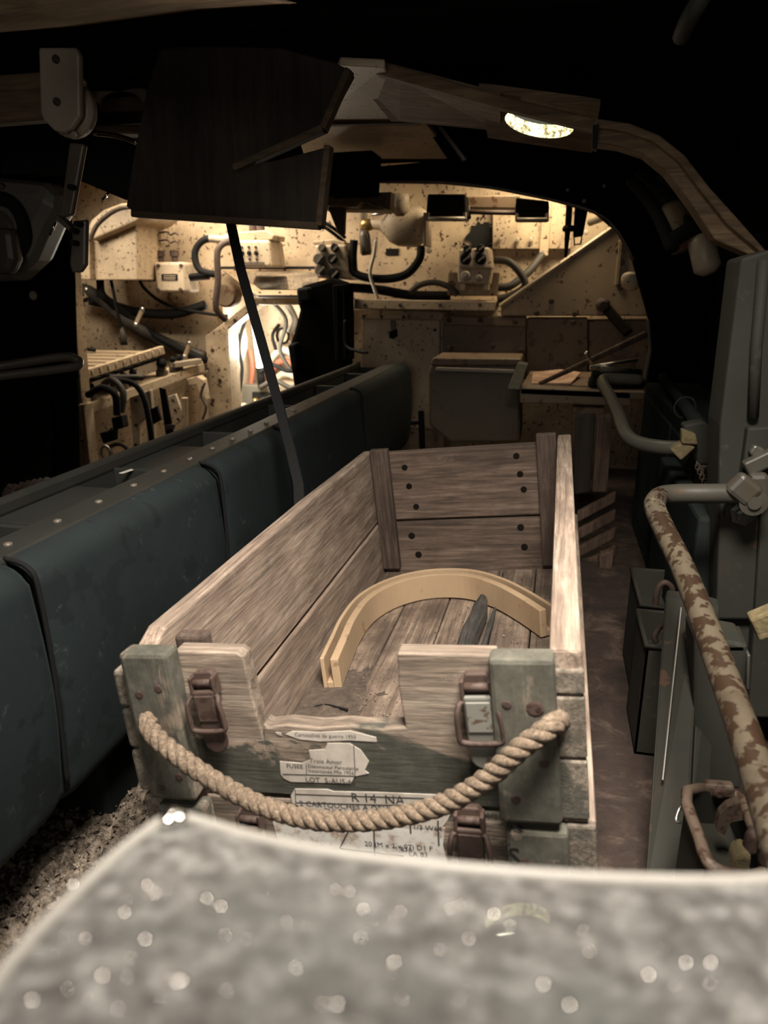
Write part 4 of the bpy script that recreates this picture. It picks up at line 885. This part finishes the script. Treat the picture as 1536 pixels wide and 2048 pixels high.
# leaning dark boards
t = thing('leaning_boards', 'tall grey weathered board standing before the hull post', 'board', (.17, .85, 0))
MB().prism([at(1330,1195,.93), at(1400,1205,.90), at(1372,1770,.66), at(1290,1760,.66)], (.006,.03,0)).build('board', 'tin_green', t, .003)
MB().prism([at(1402,1205,.91), at(1440,1215,.92), at(1420,1600,.76), at(1382,1600,.74)], (.004,.03,0)).build('board', 'grey_green', t, .003)
MB().tube([at(1362,1215,.895), at(1325,1560,.73)], .0012, 6).build('wire', 'steel', t)
MB().box(at(1375,1278,.87)-Vector((.003,.003,.004)), at(1375,1278,.87)+Vector((.003,.003,.004))).build('paint_flake', 'paper_white', t)
t = thing('side_box', 'grey green steel box with sloping lid behind the rusty handrail', 'box', (.23, .8, 0))
MB().prism([at(1436,1252,.86), at(1480,1250,.88), at(1496,1290,.80), at(1440,1290,.80)], (0,0,-.01)).build('lid', 'grey_green', t, .003)
poly([(1388,1270),(1495,1290),(1482,1580),(1385,1570)], .80, .06).build('body', 'grey_green', t, .004)
poly([(1495,1310),(1502,1310),(1500,1380),(1494,1380)], .795, .02).build('hasp', 'steel', t, .002)
# front tin with rusty rim
t = thing('rusty_bin', 'open steel bin with rusty rim at the lower right', 'bin', at(1450, 1700, .62))
rim = [at(1374,1582,.64), at(1470,1590,.68), at(1500,1640,.62), at(1530,1745,.545), at(1440,1742,.53), at(1412,1715,.54), at(1400,1680,.565)]
MB().tube(rim, .0055, 8, 3, True).build('rolled_rim', 'rusty_rim', t, 0, True)
nr = len(rim); m = MB(); cen = sum(rim, Vector())/nr
low = [p+Vector((0,0,-.14))+(cen-p)*.08*Vector((1,1,0)).length*0 for p in rim]
m.v = [tuple(p) for p in rim]+[tuple(p) for p in low]
m.f = [(i,(i+1) % nr,(i+1) % nr+nr,i+nr) for i in range(nr)]
m.build('wall', 'tin_green', t)
MB().prism([p+Vector((0,0,-.035))+(cen-p)*.03 for p in rim], (0,0,-.004)).build('inner_tray', 'tin_green', t)
poly([(1410,1570),(1470,1575),(1472,1600),(1416,1596)], .66, .012).build('hinge_plate', 'rusty_rim', t, .003)
bolt(1438, 1584, .66, .006).build('bolt', 'rust', t)
poly([(1432,1660),(1440,1630),(1455,1615),(1480,1605),(1486,1640),(1462,1645),(1448,1672)], .60, .01).build('torn_sticker', 'rusty_rim', t)
poly([(1462,1745),(1470,1715),(1490,1705),(1505,1715),(1500,1750)], .55, .02).build('canvas_scrap', 'foam', t, .004)
ptube([(1372,1600,.64),(1360,1615,.64),(1352,1640,.63),(1362,1645,.63)], .0016, 6).build('wire_hook', 'steel', t, 0, True)
ptube([(1500,1700,.56),(1505,1672,.56),(1525,1668,.56),(1536,1690,.55),(1530,1725,.55)], .006, 8).build('bail_handle', 'rust', t, 0, True)
poly([(1500,1240),(1560,1215),(1570,1270),(1520,1285)], .72, .02).build('strap_end', 'foam', t, .003)

# ================================================================== LEFT FOREGROUND: PARTITION, BAR, BRACKET
t = thing('dark_partition', 'black side partition at the left edge with a small round hole', 'partition', at(60, 950, 1.5))
poly([(-200,260),(120,270),(138,560),(150,1010),(-200,1100)], 1.72, .03).build('plate', 'black_paint', t, .004)
MB().lathe(at(67,591,1.715), (0,-1,0), [(.011,-.001),(.011,.002)], 16).build('bare_spot', 'bracket_metal', t)
poly([(-120,760),(90,760),(100,1000),(-120,1040)], 1.68, .03).build('lower_panel', 'soot_paint', t, .006)
poly([(-120,820),(80,800),(82,812),(-120,834)], 1.66, .03).build('ridge', 'soot_paint', t, .004)
poly([(68,790),(84,790),(98,900),(80,905)], 1.66, .03).build('strut', 'soot_paint', t, .004)
t = thing('vent_housing', 'grey rounded housing with a large round black opening at upper left', 'housing', at(20, 430, 1.4))
m = poly([(-150,340),(80,362),(112,385),(108,420),(90,450),(60,520),(20,560),(-150,570)], 1.55, .10); m.build('housing', 'grey_panel', t, .03)
MB().tube([at(5,455,1.545)+Vector((.058*math.cos(a), 0, .062*math.sin(a))) for a in [k*math.pi/12 for k in range(24)]], .016, 8, 0, True).build('rubber_ring', 'hole_black', t, 0, True)
MB().lathe(at(-5,460,1.55), (0,-1,0), [(.045,-.01),(.045,.004),(.038,.01)], 24).build('inner_disc', 'strap_metal', t)
MB().lathe(at(2,372,1.548), (0,-1,0), [(.008,0),(.007,.006)], 10).build('screw', 'steel', t)
poly([(-60,455),(20,455),(28,520),(15,550),(-60,545)], 1.50, .04).build('lower_cover', 'strap_metal', t, .015)
t = thing('grab_bar', 'dark bent grab bar sticking in from the left edge', 'handrail', at(80, 730, 1.35))
MB().tube([at(-80,738,1.25), at(0,732,1.28), at(120,714,1.36), at(152,718,1.38), at(158,726,1.38), at(140,735,1.36), at(0,752,1.26), at(-80,760,1.22)], .009, 10, 5).build('tube', 'strap_metal', t, 0, True)
t = thing('debris_pile', 'rusty scraps behind the bench rim at the left edge', 'scrap', at(60, 985, 1.1))
for k in range(7): MB().tube([at(10+k*13,990-k*4,1.3), at(22+k*12,972-k*2,1.3+.01*k)], .008, 6).build('scrap', 'rust', t)
# bracket with slotted arm
t = thing('hinge_bracket', 'pale rounded hinge plate with folded slotted arm at upper left', 'bracket', at(120, 280, 1.1))
poly([(76,94),(152,94),(158,110),(160,232),(142,258),(125,264),(108,262),(86,240),(80,225)], 1.10, .012).build('plate', 'bracket_metal', t, .004)
MB().lathe(at(148,220,1.135), (0,-1,0), [(.042,0),(.042,.012),(.034,.018)], 28).build('pulley_disc', 'bracket_metal', t, .002)
for px, py in ((113,119),(115,204),(150,270),(165,165)): bolt(px, py, 1.10 if px < 140 else 1.115, .006).build('rivet', 'rust' if px < 140 else 'bracket_metal', t)
poly([(138,285),(168,288),(142,430),(118,436)], 1.12, .012).build('upper_arm', 'strap_metal', t, .003)
MB().bar(at(118,434,1.12), at(150,462,1.12), .008, .02, (0,1,0)).build('joint_plate', 'strap_metal', t, .002)
poly([(146,442),(172,438),(170,530),(160,545),(142,545),(138,525)], 1.11, .012).build('lower_arm', 'strap_metal', t, .004)
for px, py in ((145,375),(158,448),(150,462),(150,486)): MB().lathe(at(px,py,1.112 if py < 400 else 1.102), (0,-1,0), [(.0045,-.005),(.0045,.0085 if py < 400 else .0085)], 8).build('hole', 'hole_black', t)

# ================================================================== ROOF: RIBS, BEAMS, HANGING BOARD
t = thing('hanging_board', 'dark brown notched plywood board hanging from the roof at left', 'board', at(450, 430, 1.15))
HB = [(322,90),(560,95),(672,125),(700,140),(668,200),(645,255),(600,275),(470,335),(560,318),(658,292),(640,450),(440,436),(268,425),(252,412),(262,340),(290,190)]
m = MB(); tl = Vector((.004,.018,-.010))
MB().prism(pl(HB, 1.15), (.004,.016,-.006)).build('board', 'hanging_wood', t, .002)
for a, b in (((640,452),(658,292)),((268,428),(640,453)),((470,337),(648,258)),((648,258),(700,140))):
    MB().bar(at(*a,1.148), at(*b,1.148), .010, .022, (0,1,0)).build('edge_strip', 'plywood_brown', t, .002)
st = thing('hanging_strap', 'flat black strap hanging from the board down behind the bench', 'strap', at(590, 1000, 1.1))
sp = [at(458,438,1.20), at(480,540,1.16), at(520,680,1.12), at(556,810,1.08), at(580,900,1.05), at(596,970,1.02), at(598,1020,1.0)]
m = MB(); Q = []
for i in range(len(sp)-1):
    for k in range(4): Q.append(sp[i].lerp(sp[i+1], k/4))
Q.append(sp[-1])
for p in Q: m.v += [tuple(p+Vector(o)) for o in ((-.0075,0,0),(.0075,.003,0),(.0075,.007,0),(-.0075,.004,0))]
for i in range(len(Q)-1):
    for k in range(4): kk = (k+1) % 4; m.f.append((i*4+k, i*4+kk, (i+1)*4+kk, (i+1)*4+k))
m.f += [(3,2,1,0), tuple((len(Q)-1)*4+k for k in range(4))]
m.build('webbing', 'rubber', st)
# plywood rib with the round port
t = thing('roof_rib', 'brown plywood roof rib curving down to the right with a round lit port', 'roof rib', at(1000, 200, 1.3))
def band(ptsA, ptsB, Y, d, name, mat, par, bev=.003):
    return MB().prism(pl(ptsA+ptsB[::-1], Y), (0,d,0)).build(name, mat, par, bev)
topA = [(648,84),(800,132),(1000,190),(1190,236)]; topB = [(650,118),(800,160),(1000,215),(1192,262)]
band(topA, topB, 1.28, .03, 'rib_face', 'tan_wood', t)
# soffit: sloping strip behind the face
def soff(a, Y): return [at(x, y, Y) for x, y in a]
s1 = soff([(690,130),(800,160),(1000,213)], 1.30); s2 = soff([(782,243),(800,243),(1000,262)], 1.56)
m = MB(); m.add(s1+s2+[p+Vector((0,0,.02)) for p in s1+s2], [(0,1,4,3),(1,2,5,4),(6,9,10,7),(7,10,11,8),(0,3,9,6),(2,8,11,5),(3,4,10,9),(4,5,11,10),(0,6,7,1),(1,7,8,2)])
m.build('soffit', 'tan_wood', t)
# soffit section with a circular port
PC = at(1078, 248, 1.45); PRX = .060
oc = 40; m = MB(); 
ring = [PC+Vector((PRX*math.cos(2*math.pi*k/oc), PRX*math.sin(2*math.pi*k/oc), -.17*PRX*math.cos(2*math.pi*k/oc)-.18*PRX*math.sin(2*math.pi*k/oc))) for k in range(oc)]
def outer(k):
    c, s_ = math.cos(2*math.pi*k/oc), math.sin(2*math.pi*k/oc); f_ = 1/max(abs(c)/.098, abs(s_)/.10); return PC+Vector((c*f_, s_*f_, -.17*c*f_-.18*s_*f_))
out = [outer(k) for k in range(oc)]; H = Vector((0,0,.012))
m.v = [tuple(p) for p in ring+out]+[tuple(p+H) for p in out]
m.f = [(k, (k+1) % oc, (k+1) % oc+oc, k+oc) for k in range(oc)]+[(k+oc, (k+1) % oc+oc, (k+1) % oc+2*oc, k+2*oc) for k in range(oc)]
m.build('port_plate', 'tan_wood', t)
m = MB(); m.v = [tuple(p) for p in ring]+[tuple(p+Vector((0,0,.022))) for p in ring]+[tuple(p+Vector((0,0,.036))) for p in ring]
m.f = [(k, (k+1) % oc, (k+1) % oc+oc, k+oc) for k in range(oc)]
m.build('port_wall', 'port_wall', t, 0, True)
m = MB(); m.v = [tuple(p+Vector((0,0,.022))) for p in ring]+[tuple(p+Vector((0,0,.036))) for p in ring]
m.f = [(k, (k+1) % oc, (k+1) % oc+oc, k+oc) for k in range(oc)]
m.build('port_sleeve', 'hole_black', t, 0, True)
m = MB(); hz_ = [(1.08, .004), (1.08, .055), (.02, .055)]
for rr_, h_ in hz_: m.v += [tuple(PC+(p-PC)*rr_+Vector((0,0,h_))) for p in ring]
for q_ in range(2): m.f += [(q_*oc+k, q_*oc+(k+1) % oc, (q_+1)*oc+(k+1) % oc, (q_+1)*oc+k) for k in range(oc)]
m.build('port_light_shield', 'black_paint', t)  # black shell added around the port to stop its light leaking upward
l = bpy.data.lights.new('port_daylight', 'AREA'); l.shape = 'DISK'; l.size = .10; l.energy = .40; l.color = (1, .97, .72)
lo = bpy.data.objects.new('port_daylight', l); COL.objects.link(lo); lo.location = PC+Vector((0,0,.040))
# curved right leg of the rib
A = [(1190,236),(1260,246),(1320,270),(1370,310),(1420,375),(1470,430),(1536,505)]; B = [(1190,285),(1240,292),(1290,308),(1335,345),(1380,405),(1430,480),(1500,510)]
for i in range(len(A)-1): pass
band(A, B, 1.22, .05, 'rib_leg', 'tan_wood', t)
mid = [((a[0]*.62+b[0]*.38), (a[1]*.62+b[1]*.38)) for a, b in zip(A, B)]
band(A, mid, 1.21, .02, 'rib_leg_face', 'tan_wood', t)
poly([(1186,250),(1198,248),(1194,300),(1184,296)], 1.205, .02).build('joint_gap', 'hole_black', t)
# black inner arch
t = thing('inner_arch', 'black steel arch framing the lit far compartment', 'arch', at(1000, 370, 2.2))
A = [(735,335),(880,320),(1000,290),(1120,280),(1240,275),(1420,270),(1640,270)]; B = [(735,362),(880,364),(980,374),(1100,398),(1190,424),(1235,462),(1268,520)]
band(A, B, 2.18, .05, 'arch_plate', 'black_paint', t)
MB().tube([at(x,y,2.185) for x, y in B], .0055, 8, 4).build('edge_bead', 'strap_metal', t, 0, True)
poly([(1266,516),(1640,268),(1640,1000),(1290,1000),(1300,640)], 2.19, .05).build('arch_leg', 'black_paint', t)  # arch and leg widened to the right to block stray hatch light
MB().tube([at(1296,640,2.185), at(1300,700,2.185), at(1288,770,2.185)], .006, 6).build('edge_bead', 'strap_metal', t)
for px, py in ((1135,380),(1168,402),(1208,372)): bolt(px, py, 2.178, .006).build('bolt', 'strap_metal', t)
# angled steel braces above the arch
t = thing('roof_brace', 'black diagonal steel brace between the rib and the arch', 'brace', at(900, 300, 1.8))
poly([(845,244),(880,246),(950,322),(900,326)], 1.80, .03).build('web', 'black_paint', t, .003)
poly([(868,246),(880,246),(934,318),(925,322)], 1.79, .02).build('flange', 'strap_metal', t, .002)
t = thing('roof_box', 'black box fixed under the roof behind the hanging board', 'box', at(690, 380, 1.9))
poly([(655,305),(745,300),(740,385),(645,388)], 1.85, .1).build('body', 'black_paint', t, .004)
t = thing('roof_shelf', 'pale slatted roof shelf right of the hanging board', 'shelf', at(690, 400, 2.1))
poly([(640,384),(720,386),(724,402),(712,414),(640,412)], 2.0, .1).build('upper_plate', 'khaki', t, .004)
poly([(640,412),(780,408),(782,420),(640,418)], 2.05, .1).build('lower_plate', 'khaki', t, .004)
poly([(655,414),(690,416),(688,468),(682,473),(676,468)], 2.02, .02).build('pointed_tab', 'brown_paint', t, .003)
poly([(724,386),(782,384),(780,420),(724,404)], 2.0, .05).build('end_plate', 'brown_paint', t)
# cream roof panels seen between
t = thing('roof_panel', 'pale fabric-like roof lining panels beside the hanging board', 'roof panel', at(750, 230, 1.6))
MB().prism([at(680,130,1.25), at(770,135,1.25), at(810,240,1.62), at(630,242,1.62)], (0,0,.012)).build('panel', 'cream_clean', t, .003)
MB().prism([at(590,252,1.66), at(850,246,1.66), at(910,318,2.08), at(610,318,2.08)], (0,0,.012)).build('panel', 'cream_clean', t, .003)
poly([(650,240),(790,236),(840,246),(640,250)], 1.62, .02).build('joint_strip', 'plywood_brown', t)
# top left slab and beams
t = thing('roof_slab', 'plain brown slab across the top left corner', 'roof slab', at(150, 40, .85))
MB().prism([at(-120,-60,.80), at(300,-60,.80), at(580,8,.80), at(380,20,.80), at(120,55,.80), at(-120,75,.80)], (0,.03,.01)).build('slab', 'tan_wood', t, .003)
t = thing('left_wall_panel', 'plain brown panel behind the pale hinge plate', 'panel', at(30, 240, 1.3))
poly([(-200,20),(60,25),(100,62),(150,200),(100,238),(-200,262)], 1.22, .03).build('panel', 'tan_wood', t, .003)
t = thing('periscope_mount', 'dark round roof fitting with curved pale arm behind the hinge plate', 'fitting', at(250, 200, 1.4))
poly([(60,60),(330,50),(340,110),(300,150),(160,110)], 1.45, .08).build('block', 'soot_paint', t, .01)
MB().tube([at(158,110,1.38), at(220,135,1.38), at(270,160,1.38), at(318,184,1.38)], .016, 10, 4).build('bar', 'grey_panel', t, 0, True)
MB().tube([at(190,200,1.36), at(205,178,1.36), at(240,168,1.36), at(275,176,1.36), at(300,200,1.36)], .012, 10, 5).build('hoop', 'grey_panel', t, 0, True)
poly([(196,205),(220,185),(270,185),(300,205),(296,218),(196,222)], 1.40, .05).build('lens_cover', 'tan_wood', t, .004)
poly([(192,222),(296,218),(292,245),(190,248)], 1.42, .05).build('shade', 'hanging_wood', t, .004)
poly([(186,250),(292,247),(290,268),(230,266),(188,262)], 1.40, .05).build('lower_rim', 'tan_wood', t, .004)
MB().tube([at(188,266,1.39), at(235,272,1.39), at(276,286,1.39)], .005, 8, 4).build('bright_edge', 'shiny', t, 0, True)
poly([(0,250),(180,265),(285,290),(250,400),(120,345),(0,350)], 1.56, .05).build('skirt', 'dark_green', t, .004)
for a, b in (((205,400),(218,385)),((100,470),(112,445))): MB().tube([at(*a,1.54), at(*b,1.54)], .003, 6).build('glint_pin', 'shiny', t, 0, True)
# clutter in the dark upper right
t = thing('stowed_cables', 'dim bundle of straps and pale canisters in the dark upper right', 'stowed gear', at(1360, 460, 1.5))
for p, r, m in (([(1262,360,1.6),(1310,420,1.55),(1345,500,1.5)], .012, 'rubber'), ([(1280,345,1.62),(1340,400,1.56),(1400,490,1.5)], .010, 'rubber'), ([(1345,480,1.5),(1390,455,1.5),(1440,450,1.5)], .014, 'rubber')):
    ptube(p, r, 8).build('strap', m, t, 0, True)
MB().lathe(at(1350,440,1.55), (.3,-.3,-1), [(.02,-.03),(.028,-.02),(.028,.05),(.02,.06)], 16).build('canister', 'brown_paint', t, 0, True)
MB().lathe(at(1405,495,1.5), (.3,-.3,-1), [(.02,-.02),(.024,-.01),(.024,.04),(.012,.05)], 16).build('canister', 'bracket_metal', t, 0, True)
MB().tube([at(1400,490,1.5), Vector((XR+.005, at(1400,490,1.5).y, at(1400,490,1.5).z+.02))], .008, 8).build('hanger', 'rubber', t)
poly([(1265,360),(1330,345),(1365,420),(1310,440)], 1.66, .03).build('pouch', 'grey_green', t, .01)
t = thing('overhead_tube', 'curved dark tube under the roof at the top right corner', 'tube', at(1370, 60, 1.0))
ptube([(1420,-30,.95),(1395,10,.95),(1375,45,.97),(1363,72,1.0)], .010, 10).build('grip', 'grey_green', t, 0, True)

# ================================================================== BLURRED GREY LID IN FRONT
KS = .50
N_ = Vector((-.037, .2476, .968)).normalized()
LP0 = at(1035, 1845, .25*KS)
def lid(px, py, h=0): return atplane(px, py, LP0+N_*h, N_)
edge = [(-160,2160),(-60,2040),(8,1945),(70,1870),(150,1790),(240,1705),(310,1652),(345,1637),(385,1640),(480,1668),(620,1700),(780,1722),(950,1740),(1150,1755),(1350,1762),(1480,1762),(1600,1755),(1900,1735),(2300,1700),(2500,2300),(-160,2300)]
t = thing('metal_lid', 'out of focus glossy grey metal lid filling the bottom of the view', 'lid', LP0)
MB().prism([lid(*p) for p in edge], -N_*.006).build('sheet', 'lid_paint', t)
MB().tube([lid(*p) for p in edge[:19]], .0016, 8, 4).build('rolled_edge', 'edge_white', t, 0, True)
for px, py in ((345,1634),(358,1640),(336,1645)): MB().lathe(lid(px,py,.001), N_, [(.0025,0),(.002,.0015),(.001,.002)], 10).build('corner_rivet', 'shiny', t, 0, True)
for k in range(80):
    px, py = random.uniform(60,1500), random.uniform(1760,2040)
    if py < 1700+abs(px-345)*.12+40: continue
    r = random.choice((.0004,.0006,.0008,.0011)); MB().lathe(lid(px,py,-.0002), N_, [(r,0),(r*.8,r*.5),(r*.3,r*.75)], 8).build('glint_bead', 'shiny', t, 0, True)  # shiny metal beads added to make blurred glints on the lid
